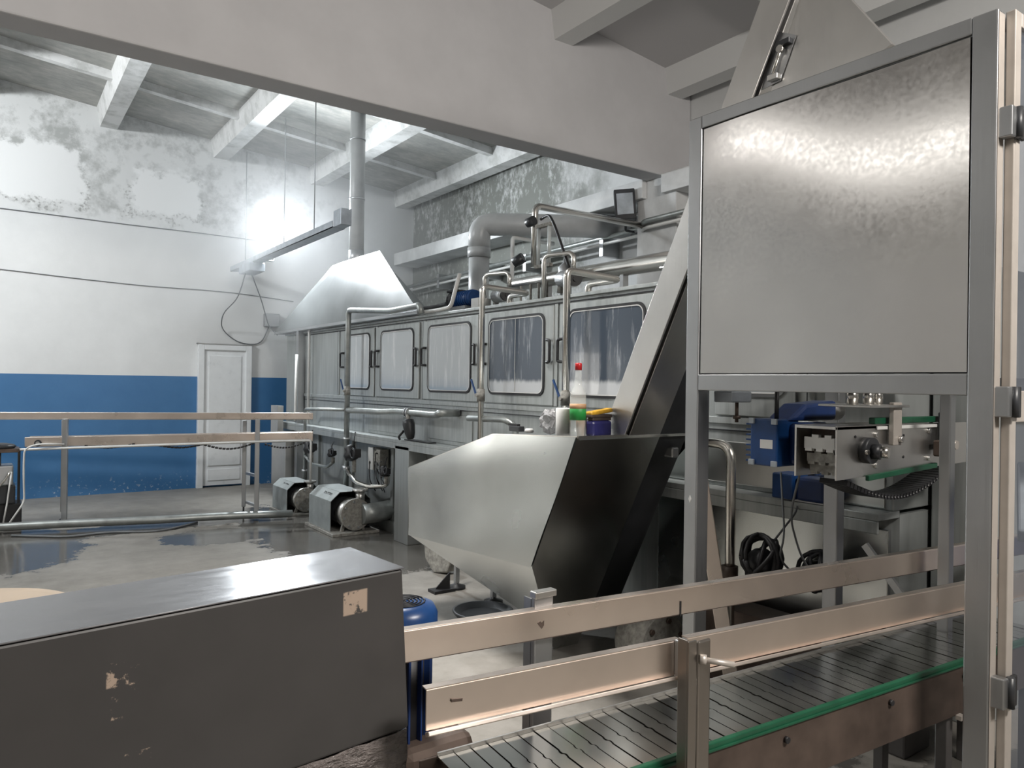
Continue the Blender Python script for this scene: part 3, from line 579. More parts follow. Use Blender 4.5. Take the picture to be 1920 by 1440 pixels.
MB().box((4.13, 5.30, 2.67), (4.17, 5.52, 2.70)).build('bracket', 'limescale', t); MB().box((4.13, 5.30, 3.04), (4.17, 5.52, 3.07)).build('bracket', 'limescale', t)
MB().cyl((4.1, 5.66, 2.79), (4.05, 5.74, 2.74), 0.05, 10).build('valve_knob', 'blackplastic', t); MB().cyl((4.1, 5.6, 3.10), (4.12, 5.52, 3.12), 0.045, 10).build('valve_knob', 'blackplastic', t)
MB().tube([(4.12, 5.42, 3.11), (4.10, 5.28, 3.13), (4.05, 5.14, 3.02), (4.05, 4.98, 2.72), (4.05, 4.90, 2.56)], 0.013, 0.12, 8).build('cable', 'black', t)
def actuator(label, p, d, r):
    t = thing('roof_actuator', label, 'valve', p); p = Vector(p); d = Vector(d)
    MB().cyl(p, p+d, r, 16).build('housing', 'frame', t); MB().cyl(p+d, p+d*1.12, r*0.86, 16).cyl(p+d*1.12, p+d*1.16, r*0.3, 10).build('end_cap', 'black', t)
    MB().tube([p, p+Vector((0, 0.02, -0.12))], r*0.45, 0.02, 8).build('neck', 'limescale', t)
actuator('grey cylindrical actuator with black end standing behind the second polished pipe', (4.0, 5.95, 2.44), (-0.10, -0.30, -0.02), 0.065)
actuator('grey cylindrical actuator with black end standing behind the third polished pipe', (4.0, 4.95, 2.50), (-0.12, -0.30, -0.04), 0.07)
t = thing('roof_valve', 'tall black valve body on the roof at the thick pipe', 'valve', (4.1, 5.02, 2.55))
MB().lathe((4.1, 5.02, 2.36), [(0.03, 0), (0.05, 0.02), (0.05, 0.1), (0.07, 0.12), (0.07, 0.26), (0.03, 0.3), (0.02, 0.36)], (0, 0, 1), 14).build('housing', 'frame', t)
for k, y in enumerate((5.55, 5.40, 5.28, 5.16, 4.92)): MB().cyl((4.0, y, 2.26), (4.0, y, 2.50), 0.011, 8).build('riser', 'limescale', t)
t = thing('roof_motor', 'small blue fan motor on the washer roof beside the grey duct', 'motor', (3.9, 6.45, 2.27))
MB().cyl((3.9, 6.52, 2.44), (3.9, 6.18, 2.44), 0.078, 20).build('motor_body', 'blue', t)
for k in range(7): MB().cyl((3.9, 6.22+0.038*k, 2.44), (3.9, 6.226+0.038*k, 2.44), 0.086, 20).build('cooling_fin', 'blue', t)
MB().cyl((3.9, 6.60, 2.44), (3.9, 6.52, 2.44), 0.09, 16).build('fan_cover', 'black', t)
MB().box((3.84, 6.45, 2.52), (3.96, 6.64, 2.545)).build('cable_box', 'black', t, 0.004)
MB().box((3.82, 6.24, 2.262), (3.98, 6.54, 2.365)).build('foot', 'frame', t)
single(MB().box((3.82, 6.0, 2.262), (3.97, 6.13, 2.42)), 'roof_box', 'white', 'small white box on the washer roof right of the blue motor', 'box', (3.9, 6.06, 2.262), bevel=0.006)
pipe_thing('roof_hose', 'dark hose lying on the washer roof towards the blue motor', [(3.60, 7.75, 2.285), (3.62, 7.40, 2.36), (3.85, 6.90, 2.40), (3.88, 6.71, 2.42)], 0.020, 'cable', 0.05, 'hose')
pipe_thing('white_roof_pipe', 'thin white upright pipe rising from the washer roof to the ledge', [(4.9, 6.98, 2.262), (4.9, 6.98, 3.28), (5.5, 6.98, 3.28)], 0.024, 'white', 0.04)
# grey ventilation duct
t = thing('ventilation_duct', 'wide grey plastic duct rising from the washer roof and elbowing to the wall', 'duct', (4.62, 7.25, 2.262))
r_ = 0.128
MB().cyl((4.62, 7.25, 2.262), (4.62, 7.25, 3.10), r_*0.93, 28).build('lower_pipe', 'duct', t)
MB().cyl((4.62, 7.25, 3.05), (4.62, 7.25, 3.16), r_*1.05, 28).build('socket', 'duct', t)
MB().tube([(4.62, 7.25, 3.15), (4.62, 7.25, 3.44), (5.95, 6.15, 3.40)], r_, 0.18, 24).build('elbow', 'duct', t)

# ------------------------------------------------------------------ right wall: service pipes, old floodlight
for k, (z, r0) in enumerate(((3.20, 0.028), (3.13, 0.018))):
    single(MB().tube([(5.76, 11.4, z), (5.76, 5.75, z+0.10), (5.55, 5.55, z+0.105), (5.55, 4.2, z+0.12)], r0, 0.1, 10), 'wall_conduit', 'tube_dull' if k == 0 else 'white',
       ('thicker upper' if k == 0 else 'thinner lower')+' conduit of the pair running along the right wall', 'pipe', (5.76, 8.5, z))
for y in (10.2, 8.8, 7.9, 6.4):
    MB().box((5.74, y-0.03, 3.08), (6.0, y+0.03, 3.30)).build('conduit_bracket', 'frame', bpy.data.objects['wall_conduit'])
t = thing('wall_floodlight', 'unlit black floodlight tilted on its bracket at the right wall', 'lamp', (5.75, 6.02, 3.62))
fr = MB(); c0 = Vector((5.48, 5.745, 3.50)); fx = Vector((-0.55, -0.62, 0.10)).normalized(); fy = Vector((0.72, -0.64, -0.12)).normalized(); fz = fx.cross(fy).normalized(); fy = fz.cross(fx).normalized()
if fz.z < 0: fz = -fz
fy, fz = fy*math.cos(0.2)+fz*math.sin(0.2), fz*math.cos(0.2)-fy*math.sin(0.2)
def fbox(mb, c, hx, hy, hz_): 
    vs = [c+fx*(i*hx)+fy*(j*hy)+fz*(k*hz_) for i in (-1, 1) for j in (-1, 1) for k in (-1, 1)]
    return mb.add(vs, [(0,1,3,2),(4,6,7,5),(0,4,5,1),(2,3,7,6),(0,2,6,4),(1,5,7,3)])
fbox(fr, c0, 0.06, 0.11, 0.165).build('housing', 'blackplastic', t, 0.01)
fbox(MB(), c0+fx*0.062, 0.004, 0.085, 0.115).build('lens', 'galv', t)
fbox(MB(), c0-fx*0.09, 0.03, 0.08, 0.10).build('heat_sink', 'black', t)
MB().tube([c0-fx*0.1-fz*0.18, c0-fx*0.16-fz*0.22, (5.99, 5.95, 3.30)], 0.014, 0.03, 8).build('bracket', 'black', t)

# ------------------------------------------------------------------ cable tray, burning lamp, cables on the back wall
t = thing('cable_tray', 'galvanised cable tray hanging from ceiling rods along the hood side', 'tray', (2.95, 9.4, 3.2))
MB().box((2.90, 7.40, 3.20), (3.04, 11.40, 3.208)).box((2.90, 7.40, 3.20), (2.908, 11.40, 3.27)).box((3.032, 7.40, 3.20), (3.04, 11.40, 3.27)).build('tray', 'galv', t)
for k, y in enumerate((10.9, 9.2, 8.15)): MB().cyl((2.98, y, 3.27), (2.98, y, slabz(2.98)-0.24), 0.006, 6).build('hanger_rod', 'frame', t)
single(MB().box((2.91, 7.20, 3.20), (3.03, 7.40, 3.37)), 'tray_box', 'galv', 'blue grey box at the near end of the cable tray beside the chimney', 'box', (2.98, 7.2, 3.17), bevel=0.006)
single(MB().box((2.85, 10.25, 3.08), (3.07, 10.75, 3.199)), 'cable_box', 'galv', 'flat grey box hanging under the far end of the cable tray', 'box', (2.95, 10.6, 3.02), bevel=0.01)
t = thing('lit_floodlight', 'burning floodlight above the cable tray in the steam, blindingly white', 'lamp', (3.2, 10.3, 3.3))
MB().box((3.05, 10.24, 3.58), (3.35, 10.32, 3.82)).build('housing', 'blackplastic', t, 0.01)
MB().box((3.07, 10.232, 3.60), (3.33, 10.240, 3.80)).build('lamp_face', 'lamp', t)
MB().tube([(3.20, 10.28, 3.60), (3.20, 10.28, 3.24), (3.03, 10.28, 3.24)], 0.014, 0.03, 8).build('bracket', 'frame', t)
single(MB().tube([(2.9, 10.6, 3.08), (2.86, 10.8, 2.75), (2.75, 11.2, 2.55), (2.80, 11.50, 2.35), (3.05, 11.52, 2.15), (3.40, 11.53, 2.13), (3.52, 11.53, 2.42)], 0.008, 0.15, 6), 'hanging_cable', 'cable',
       'looped grey cable hanging from the tray end to the wall box', 'cable', (2.9, 10.6, 3.02))
single(MB().tube([(3.05, 10.9, 3.17), (3.30, 11.2, 2.8), (3.45, 11.3, 2.4), (3.55, 11.2, 2.28)], 0.008, 0.15, 6), 'hanging_cable', 'cable',
       'straight thin cable dropping from the tray behind the wall box', 'cable', (3.05, 10.9, 3.17))
t = thing('wall_box', 'small grey switch box on the back wall left of the hood', 'box', (3.55, 11.55, 2.5))
MB().box((3.44, 11.45, 2.42), (3.66, 11.549, 2.62)).build('box', 'frame', t, 0.008)
def wallcable(label, pts, r, nm='wall_cable'):
    single(MB().tube([(x, 11.535, z) for x, z in pts], r, 0.3, 6), nm, 'cable', label, 'cable', (pts[0][0], 11.53, pts[0][1]))
wallcable('upper dark cable stretched across the back wall under the mould', [(-1.8, 3.76), (-0.6, 3.75), (0.6, 3.745), (1.5, 3.735), (2.4, 3.74), (3.3, 3.73)], 0.006)
wallcable('lower thin cable sagging across the white back wall', [(-1.8, 3.0), (0.1, 2.97), (0.9, 2.93), (1.8, 2.90), (2.6, 2.91), (3.1, 2.90), (3.9, 2.84)], 0.005)

# steam drifting round the burning lamp
sm = MB().sphere((3.1, 9.5, 3.55), 1.0, 28, (2.7, 1.95, 1.45)); sm.org = Vector((3.1, 9.5, 3.55))
o = sm.build('steam_cloud', 'steam'); tag(o, 'thin white steam drifting around the burning lamp and hood', 'steam'); o['kind'] = 'stuff'

# ================================================================== LEFT FAR BOTTLE CONVEYOR (guard rails and chain bed)
t = thing('bottle_conveyor', 'far stainless bottle conveyor on legs in front of the blue wall', 'conveyor', (1.5, 9.0, 0))
e0, e1 = Vector((0.16, 9.50, 0)), Vector((3.10, 8.42, 0)); dv = (e1-e0).normalized()
def on(s_, z): q = e0+dv*s_; return Vector((q.x, q.y, z))
L_ = (e1-e0).length
MB().bar(on(-1.4, 1.18), on(L_, 1.185), 0.03, 0.075).build('top_rail', 'steel_rail', t, 0.004)
MB().bar(on(-1.4, 1.143), on(L_, 1.148), 0.05, 0.010).build('rail_lip', 'tube', t)
MB().bar(on(0.17, 0.90), on(L_, 0.945), 0.03, 0.105).build('side_plate', 'steel_rail', t, 0.004)
MB().bar(on(0.17, 0.90)+Vector((0.05, 0.13, 0)), on(L_, 0.945)+Vector((0.05, 0.13, 0)), 0.03, 0.105).build('side_plate', 'steel_rail', t, 0.004)
b_ = on(0.30, 0.89); nrm = Vector((dv.y, -dv.x, 0)); 
MB().cyl(b_+nrm*0.0, b_+nrm*0.035, 0.034, 16).build('bearing', 'blackplastic', t); MB().cyl(b_+nrm*0.03, b_+nrm*0.04, 0.02, 12).build('bearing_cap', 'steel', t)
for s_, zf in ((0.56, 0.0), (2.52, 0.0)):
    MB().bar(on(s_, zf+0.02)+nrm*0.03, on(s_, 1.15)+nrm*0.03, 0.05, 0.05, dv).build('leg', 'frame', t, 0.003)
for s_ in (0.50, 2.40):
    q = on(s_, 0)+Vector((0.06, 0.30, 0)); MB().bar((q.x, q.y, 0.10), (q.x, q.y, 1.12), 0.045, 0.045, dv).build('leg', 'frame', t, 0.003)
    MB().cyl((q.x, q.y, 0.01), (q.x, q.y, 0.12), 0.011, 8).cyl((q.x, q.y, 0), (q.x, q.y, 0.02), 0.05, 12, 0.03).build('levelling_foot', 'black', t)
for z in (0.50, 0.16): MB().bar(on(2.43, z)+Vector((0.05, 0.25, 0)), on(2.52, z)+nrm*0.03, 0.03, 0.03).build('brace', 'frame', t)
def sag(p, q, d, n=12):
    p, q = Vector(p), Vector(q); return [p.lerp(q, k/n)-Vector((0, 0, d*math.sin(PI*k/n))) for k in range(n+1)]
for a_, c_, dd in ((0.75, 1.25, 0.035), (1.45, 2.0, 0.04), (1.95, 2.50, 0.06), (2.6, 3.05, 0.05)):
    path = sag(on(a_, 0.86)+nrm*0.0, on(c_, 0.88)+nrm*0.0, dd, 14); cm = MB()
    for p_, q_ in zip(path[:-1], path[1:]): cm.bar(p_, p_.lerp(q_, 0.72), 0.08, 0.016)
    o = cm.build('return_chain', 'black', t, kind='stuff')
t = thing('white_conduit_pipe', 'long white plastic pipe hung under the far conveyor side plate', 'pipe', (1.5, 9.0, 0.85))
MB().tube([on(-1.5, 0.775)+nrm*0.05, on(0.5, 0.835)+nrm*0.05, on(2.6, 0.895)+nrm*0.05, on(L_-0.02, 0.905)+nrm*0.05, on(L_-0.02, 0.42)+nrm*0.05], 0.014, 0.03, 8).build('pipe', 'white', t)
single(MB().tube([on(0.56, 0.88)+nrm*0.06, on(0.32, 0.885)+nrm*0.09, on(0.20, 0.84)+nrm*0.11, on(0.20, 0.6)+nrm*0.12, on(0.21, 0.28)+nrm*0.12, on(0.10, 0.05)+nrm*0.25], 0.0095, 0.06, 6), 'drain_hose', 'white',
       'thin white hose dangling from the far conveyor end to the floor', 'hose', on(0.2, 0.85))
single(MB().tube([(-1.6, 9.35, 0.07), (0.108, 9.12, 0.07), (0.70, 8.98, 0.07), (1.53, 8.74, 0.07), (2.22, 8.62, 0.07), (2.88, 8.45, 0.06)], 0.042, 0.3, 12), 'floor_hose', 'tube_dull',
       'thick grey suction hose lying across the floor towards the farther pump', 'hose', (1.5, 8.8, 0.03))
single(MB().tube([(0.2, 8.9, 0.012), (0.67, 8.53, 0.012), (1.0, 8.62, 0.012), (1.46, 8.37, 0.012), (1.9, 8.7, 0.012)], 0.012, 0.2, 6), 'floor_cable', 'cable',
       'thin dark cable lying on the floor in front of the grey hose', 'cable', (1.0, 8.6, 0))
t = thing('drive_unit', 'dark grimy drive machine at the left edge beside the far conveyor', 'machine', (-0.05, 9.6, 0))
MB().box((-0.4, 9.45, 0.0), (0.30, 9.75, 0.25)).build('base', 'black', t, 0.01)
MB().box((-0.4, 9.40, 0.45), (0.22, 9.7, 0.66)).build('gearbox', 'frame', t, 0.015)
MB().box((-0.4, 9.42, 0.25), (0.24, 9.7, 0.45)).build('drive_box', 'blackplastic', t, 0.015)
for x in (0.10, 0.27): MB().bar((x, 9.5, 0.2), (x, 9.5, 0.84), 0.025, 0.025, (0, 1, 0)).build('post', 'blackplastic', t)
MB().box((-0.4, 9.35, 0.80), (0.27, 9.65, 0.84)).build('table', 'brown', t, 0.004)
MB().sphere((0.08, 9.45, 0.86), 0.12, 12, (1.4, 1, 0.35)).build('cover', 'blackplastic', t)
MB().tube([(-0.3, 9.38, 0.42), (0.05, 9.36, 0.40), (0.15, 9.34, 0.52), (0.19, 9.33, 0.6)], 0.012, 0.08, 8).build('tube', 'tube', t)
MB().tube([(0.2, 9.33, 0.6), (0.17, 9.33, 0.3), (0.13, 9.33, 0.03)], 0.008, 0.08, 6).build('cable', 'white', t)

# ================================================================== HOPPER WITH INCLINED ELEVATOR
E_ = thing('cap_elevator', 'large faceted stainless hopper with steep enclosed elevator leaning over the guard box', 'elevator', (2.9, 3.4, 0))
XL, XR, XM = 2.40, 3.30, 2.99
A, B, C_, D_, Ee = (3.584, 1.301), (2.829, 1.336), (3.191, 0.612), (4.62, 0.536), (4.626, 1.003)
def P(x, yz): return (x, yz[0], yz[1])
def fy_(z): return 2.829+0.5*(1.336-z)          # the leaning front plane shared by hopper and elevator
H1, H2, J1 = (2.52, fy_(0.43), 0.43), (2.80, 3.497, 0.0), (2.65, 3.67, 0.23)
vs = [P(XL, A), P(XL, B), P(XL, C_), P(XL, D_), P(XL, Ee), P(XR, A), P(XR, B), H1, H2, (XM, 3.497, 0.0), (XM, fy_(1.336), 1.336), J1, (XR, 3.9, 0.30), (XR, 4.5, 0.95), (XM, 3.8, 0.0)]
hm = MB().add(vs, [(0, 1, 2, 3, 4), (1, 10, 9, 8, 7, 2), (2, 7, 11, 3), (7, 8, 11), (8, 9, 14), (8, 14, 11), (3, 11, 12), (11, 14, 12), (3, 12, 13, 4), (4, 13, 5, 0), (13, 12, 6, 5)])
hm.build('hopper_body', 'hopper', E_)
# the camera-side sheet: thin, slightly wavy steel
bm_ = bmesh.new(); bm_.faces.new([bm_.verts.new((XL-0.004, y, z)) for y, z in (A, B, C_, D_, Ee)])
for ax, a0_, a1_ in ((1, 2.85, 4.62), (2, 0.54, 1.33)):
    c_ = a0_
    while c_ < a1_:
        co = [0, 0, 0]; no = [0, 0, 0]; co[ax] = c_; no[ax] = 1
        bmesh.ops.bisect_plane(bm_, geom=bm_.verts[:]+bm_.edges[:]+bm_.faces[:], plane_co=co, plane_no=no); c_ += 0.045
for v in bm_.verts:
    y, z = v.co.y, v.co.z
    v.co.x -= 0.0035+0.0035*math.sin(2*PI*z/0.62+2.4*y-0.6)+0.003*math.sin(2*PI*y/0.95+1.3*z)
sh = MB().add([v.co for v in bm_.verts], [], True); bm_.verts.index_update()
sh.f = [[v.index for v in f.verts] for f in bm_.faces]; sh.sm = [True]*len(sh.f); bm_.free()
sh.build('front_sheet', 'hopper', E_)
for a_, b2_ in ((A, B), (Ee, A)): MB().bar(P(XL+0.004, a_), P(XL+0.004, b2_), 0.016, 0.012).build('rim', 'tube', E_)
MB().bar(P(XL, B), P(2.735, (B[0], B[1])), 0.014, 0.012).build('rim', 'tube', E_)
MB().prism([P(XL+0.01, A), P(XL+0.01, B), P(XR, B), P(XR, A)], (0, 0, -0.015)).build('lid', 'hopper', E_)
def cut(x, w_, f0_, b0_, z0_=1.33, z1_=3.92): return MB().prism([(x, fy_(z0_)+f0_, z0_), (x, fy_(z1_)+f0_, z1_), (x, fy_(z1_)+b0_, z1_), (x, fy_(z0_)+b0_, z0_)], (w_, 0, 0))
cut(2.720, 0.012, 0.0, 0.17).build('side_plate', 'steel', E_, 0.002)
cut(2.732, 0.026, 0.025, 0.16).build('belt_gap', 'black', E_)
cut(2.758, XM-2.758, 0.002, 0.17).build('casing', 'steel', E_, 0.003)
# dark right-hand wing
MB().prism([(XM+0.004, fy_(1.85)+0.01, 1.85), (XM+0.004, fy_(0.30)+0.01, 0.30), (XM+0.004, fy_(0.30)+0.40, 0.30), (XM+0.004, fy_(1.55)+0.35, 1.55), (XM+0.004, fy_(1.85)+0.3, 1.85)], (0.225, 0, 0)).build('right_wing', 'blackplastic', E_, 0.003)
MB().box((3.10, 2.84, 1.20), (3.15, 2.95, 1.26)).build('drive_mount', 'frame', E_, 0.01)
# head plate with slotted belt tensioner
hp = [(2.760, 1.988, 2.933), (2.760, 1.859, 3.237), (2.760, 1.640, 3.146), (2.760, 1.467, 2.899), (2.760, 1.707, 2.798), (2.760, 2.008, 2.799)]
MB().prism(hp, (0.03, 0, 0)).build('head_plate', 'steel', E_, 0.002)
ts = [(2.757, 2.040, 2.902), (2.757, 1.952, 3.126), (2.757, 1.869, 3.081), (2.757, 1.944, 2.913)]
MB().prism([(2.752, y, z) for x, y, z in ts], (0.004, 0, 0)).build('tensioner_slot', 'frame', E_)
p0, p1 = Vector((2.735, 1.976, 2.931)), Vector((2.735, 1.915, 3.074))
tn = MB().cyl(p0, p1, 0.008, 10).build('tension_screw', 'tube', E_)
for fr_ in (0.0, 0.92):
    q = p0.lerp(p1, fr_); MB().box((2.725, q.y-0.035, q.z-0.012), (2.751, q.y+0.015, q.z+0.012)).build('tension_block', 'blackplastic' if fr_ else 'steel', E_, 0.003)
q = p0.lerp(p1, 0.75); MB().cyl((2.740, q.y, q.z), (2.722, q.y, q.z), 0.016, 12).build('tension_nut', 'tube', E_)
# support legs with feet
for q in ((2.99, 4.95), (3.02, 4.48)):
    MB().bar((q[0], q[1], 0.03), (q[0], q[1], 0.50), 0.035, 0.035, (0, 1, 0)).build('leg', 'frame', E_, 0.003)
    MB().lathe((q[0], q[1], 0), [(0.07, 0), (0.07, 0.02), (0.02, 0.035), (0.012, 0.08)], (0, 0, 1), 14).build('foot', 'black', E_)
t = thing('rubber_wedge', 'small dark triangular bracket standing on the floor under the hopper', 'bracket', (2.85, 4.95, 0))
MB().prism([(2.80, 4.95, 0.02), (2.90, 4.90, 0.02), (2.90, 4.90, 0.15)], (0.02, 0.03, 0)).build('upright', 'black', t); MB().box((2.76, 4.88, 0), (2.94, 4.99, 0.022)).build('plate', 'black', t)
t = thing('scaled_bracket', 'pale limescaled lump hanging under the hopper near the dark puddle', 'bracket', (3.1, 5.55, 0))
MB().prism([(3.05, 5.62, 0.29), (3.1, 5.45, 0.24), (3.14, 5.30, 0.12), (3.12, 5.32, 0.02), (3.06, 5.46, 0.0), (3.05, 5.58, 0.10)], (0.10, 0.03, 0)).build('casting', 'limescale', t, 0.015)
t = thing('flat_basin', 'dark flat round basin on the floor beneath the hopper point', 'basin', (2.75, 4.25, 0))
MB().lathe((2.78, 4.25, 0), [(0.16, 0), (0.20, 0.03), (0.21, 0.05), (0.19, 0.052), (0.15, 0.02)], (0, 0, 1), 20).build('basin', 'blackplastic', t)

# things on the hopper lid
ZL = 1.327
t = thing('glass_bottle', 'clear glass bottle with red cap and green label on the hopper lid', 'bottle', (2.47, 2.90, ZL))
bb = (2.401, 2.770, 1.335); bx, by = 2.455, 2.895
t.location = (bx, by, ZL); ROOT[t.name] = Vector(t.location)
MB().lathe((bx, by, ZL), [(0.035, 0), (0.041, 0.006), (0.0415, 0.20), (0.040, 0.225), (0.030, 0.250), (0.0215, 0.262), (0.0185, 0.30), (0.0150, 0.350)], (0, 0, 1), 24).build('glass', 'bottle', t)
MB().lathe((bx, by, ZL), [(0.0175, 0.346), (0.0178, 0.378), (0.015, 0.382)], (0, 0, 1), 20).build('cap', 'red', t)
MB().lathe((bx, by, ZL), [(0.0422, 0.092), (0.0424, 0.172)], (0, 0, 1), 24).build('label', 'labelgreen', t)
MB().lathe((bx, by, ZL), [(0.0426, 0.150), (0.0426, 0.174)], (0, 0, 1), 24).build('label_top', 'peach', t)
c_ = (2.47, 3.03)
single(MB().lathe((c_[0], c_[1], ZL), [(0.038, 0), (0.040, 0.004), (0.040, 0.145), (0.036, 0.148), (0.033, 0.02)], (0, 0, 1), 24), 'white_cup', 'white', 'ribbed white plastic cup standing left of the bottle on the hopper', 'cup', (c_[0], c_[1], ZL))
single(MB().lathe((2.56, 2.99, ZL), [(0.022, 0), (0.028, 0.07), (0.030, 0.10), (0.028, 0.102), (0.02, 0.02)], (0, 0, 1), 18), 'paper_cup', 'peach', 'small tan cup half hidden between white cup and bottle', 'cup', (2.56, 2.99, ZL))
fm = MB(); n_ = 10; cb = Vector((2.50, 3.18, ZL+0.07)); pts = []
fm.sphere(cb, 0.064, 16, (0.8, 1.0, 1.02)); fm.v = [tuple(Vector(v)+Vector((rnd.uniform(-1, 1), rnd.uniform(-1, 1), rnd.uniform(-1, 1)))*0.014) for v in fm.v]; fm.sm = [False]*len(fm.sm)
o = single(fm, 'plastic_bag', 'film', 'crumpled clear plastic bag lying beside the white cup on the hopper', 'bag', (2.50, 3.18, ZL))
single(MB().lathe((2.47, 3.33, ZL), [(0.024, 0), (0.026, 0.012), (0.020, 0.022)], (0, 0, 1), 16), 'plastic_ring', 'white', 'tiny white plastic ring lying between the plastic bag and the black clip', 'ring', (2.47, 3.33, ZL))
t = thing('black_clip', 'small black tool piece lying at the left end of the hopper rim', 'tool', (2.47, 3.48, ZL))
MB().box((2.45, 3.40, ZL), (2.49, 3.50, ZL+0.030)).build('body', 'blackplastic', t, 0.004); MB().box((2.46, 3.43, ZL+0.030), (2.48, 3.52, ZL+0.042)).build('jaw', 'black', t)
t = thing('snack_pack', 'navy and yellow foil pack wedged between bottle and elevator', 'packet', (2.66, 2.97, ZL))
pk = MB().box((2.56, 2.90, ZL), (2.70, 2.96, ZL+0.085)); pk.build('pack', 'navy', t, 0.015)
MB().box((2.555, 2.905, ZL+0.10), (2.705, 2.955, ZL+0.118)).build('brown_strip', 'brown', t, 0.005)
MB().bar((2.555, 2.93, ZL+0.120), (2.71, 2.93, ZL+0.140), 0.05, 0.022).build('yellow_strip', 'yellow', t, 0.008)
MB().box((2.57, 2.91, ZL+0.085), (2.70, 2.95, ZL+0.10)).build('flap', 'brown', t, 0.003)

# ================================================================== GUARD BOX (tall stainless frame on the right)
K = thing('guard_cabinet', 'tall stainless guard frame with brushed steel upper panel and open lower part', 'cabinet', (3.0, 1.66, 0))
KX, KB = 2.57, 3.47; Y0, Y1 = 1.03, 2.285; ZT = 2.80; ZB0, ZB1 = 1.582, 1.652
def post(x0, x1, y0, y1, z0=0.0, z1=ZT): return MB().box((x0, y0, z0), (x1, y1, z1)).build('post', 'frame', K, 0.005)
post(KX, KX+0.046, Y0, Y0+0.076); post(KX, KX+0.08, Y1-0.072, Y1)
post(KB-0.06, KB, Y0, Y0+0.06); post(3.16, 3.22, 1.90, 1.97, 0, ZB0)
post(3.165, 3.21, 1.42, 1.465, 0, ZB0)
MB().box((KX, Y0+0.076, ZT-0.055), (KX+0.07, Y1-0.072, ZT)).build('top_rail', 'frame', K, 0.004)
MB().box((KX, Y0+0.076, ZB0), (KX+0.07, Y1-0.072, ZB1)).build('bottom_rail', 'frame', K, 0.004)
MB().box((KX+0.046, Y0+0.01, ZT-0.055), (KB-0.06, Y0+0.06, ZT)).build('top_rail', 'frame', K, 0.004)
MB().box((KX+0.08, Y1-0.05, ZB0), (KB, Y1, ZB1)).build('bottom_rail', 'frame', K, 0.004)
MB().box((KB-0.06, Y0+0.06, ZB0), (KB, Y1, ZB1)).build('bottom_rail', 'frame', K, 0.004)
MB().box((KX+0.016, Y0+0.079, ZB1+0.002), (KX+0.02, Y1-0.075, ZT-0.057)).build('panel_backing', 'black', K)
pn = MB(); py0, py1, pz0, pz1 = Y0+0.082, Y1-0.078, ZB1+0.006, ZT-0.061; n_ = 28; vs = []
for j in range(n_+1):
    for i in range(n_+1):
        y = py0+(py1-py0)*i/n_; z = pz0+(pz1-pz0)*j/n_; u_ = 1-i/n_
        vs.append((KX+0.008-0.011*(z-2.3)*math.sin(2*PI*(u_*1.12-0.02)), y, z))
pn.add(vs, [(j*(n_+1)+i, (j+1)*(n_+1)+i, (j+1)*(n_+1)+i+1, j*(n_+1)+i+1) for j in range(n_) for i in range(n_)], True)
pn.build('brushed_panel', 'steel_panel', K)
MB().box((KX+0.02, Y1-0.014, ZB1), (KX+0.28, Y1-0.010, 2.70)).build('end_panel', 'steel', K)
MB().box((KX+0.02, Y0+0.08, ZT-0.02), (KB, 1.80, ZT-0.012)).build('roof_panel', 'steel', K)
MB().prism([(KX-0.002, 2.257, 1.095), (KX-0.002, 2.249, 1.112), (KX-0.002, 2.241, 1.095), (KX-0.002, 2.249, 1.078)], (0.003, 0, 0)).build('sticker', 'white', K)
# hinged acrylic door
G = thing('guard_door', 'clear acrylic guard door with pale aluminium edge at the right picture edge', 'door', (2.64, 1.02, 0.1))
DX0, DX1, DY = 2.620, 3.46, 1.0
MB().box((DX0, DY, 0.10), (DX0+0.045, DY+0.028, 2.80)).build('stile', 'alu', G, 0.003)
MB().box((DX1-0.045, DY, 0.10), (DX1, DY+0.028, 2.80)).build('stile', 'alu', G, 0.003)
MB().box((DX0+0.045, DY, 2.755), (DX1-0.045, DY+0.028, 2.80)).build('rail', 'alu', G, 0.003)
MB().box((DX0+0.045, DY, 1.50), (DX1-0.045, DY+0.028, 1.60)).build('rail', 'alu', G, 0.003)
MB().box((DX0+0.045, DY, 0.10), (DX1-0.045, DY+0.028, 0.16)).build('rail', 'alu', G, 0.003)
MB().box((DX0+0.045, DY+0.010, 0.16), (DX1-0.045, DY+0.016, 1.50)).build('glazing', 'guard_glass', G)
MB().box((DX0+0.045, DY+0.010, 1.60), (DX1-0.045, DY+0.016, 2.755)).build('glazing', 'guard_glass', G)
MB().box((KX+0.004, Y0-0.002, 0.1), (KX+0.044, Y0-0.0005, 2.79)).build('edge_strip', 'alu', K)
for z in (2.44, 1.565, 0.655):
    h = MB().box((2.578, DY-0.010, z-0.048), (2.612, DY+0.030, z+0.048)).build('hinge', 'frame', G, 0.004)
    MB().cyl((2.622, DY-0.012, z-0.048), (2.622, DY-0.012, z+0.048), 0.012, 12).build('hinge_pin', 'blackplastic', h)
    MB().box((2.634, DY-0.014, z-0.050), (2.668, DY-0.001, z+0.048)).build('hinge_leaf', 'black', h, 0.004)

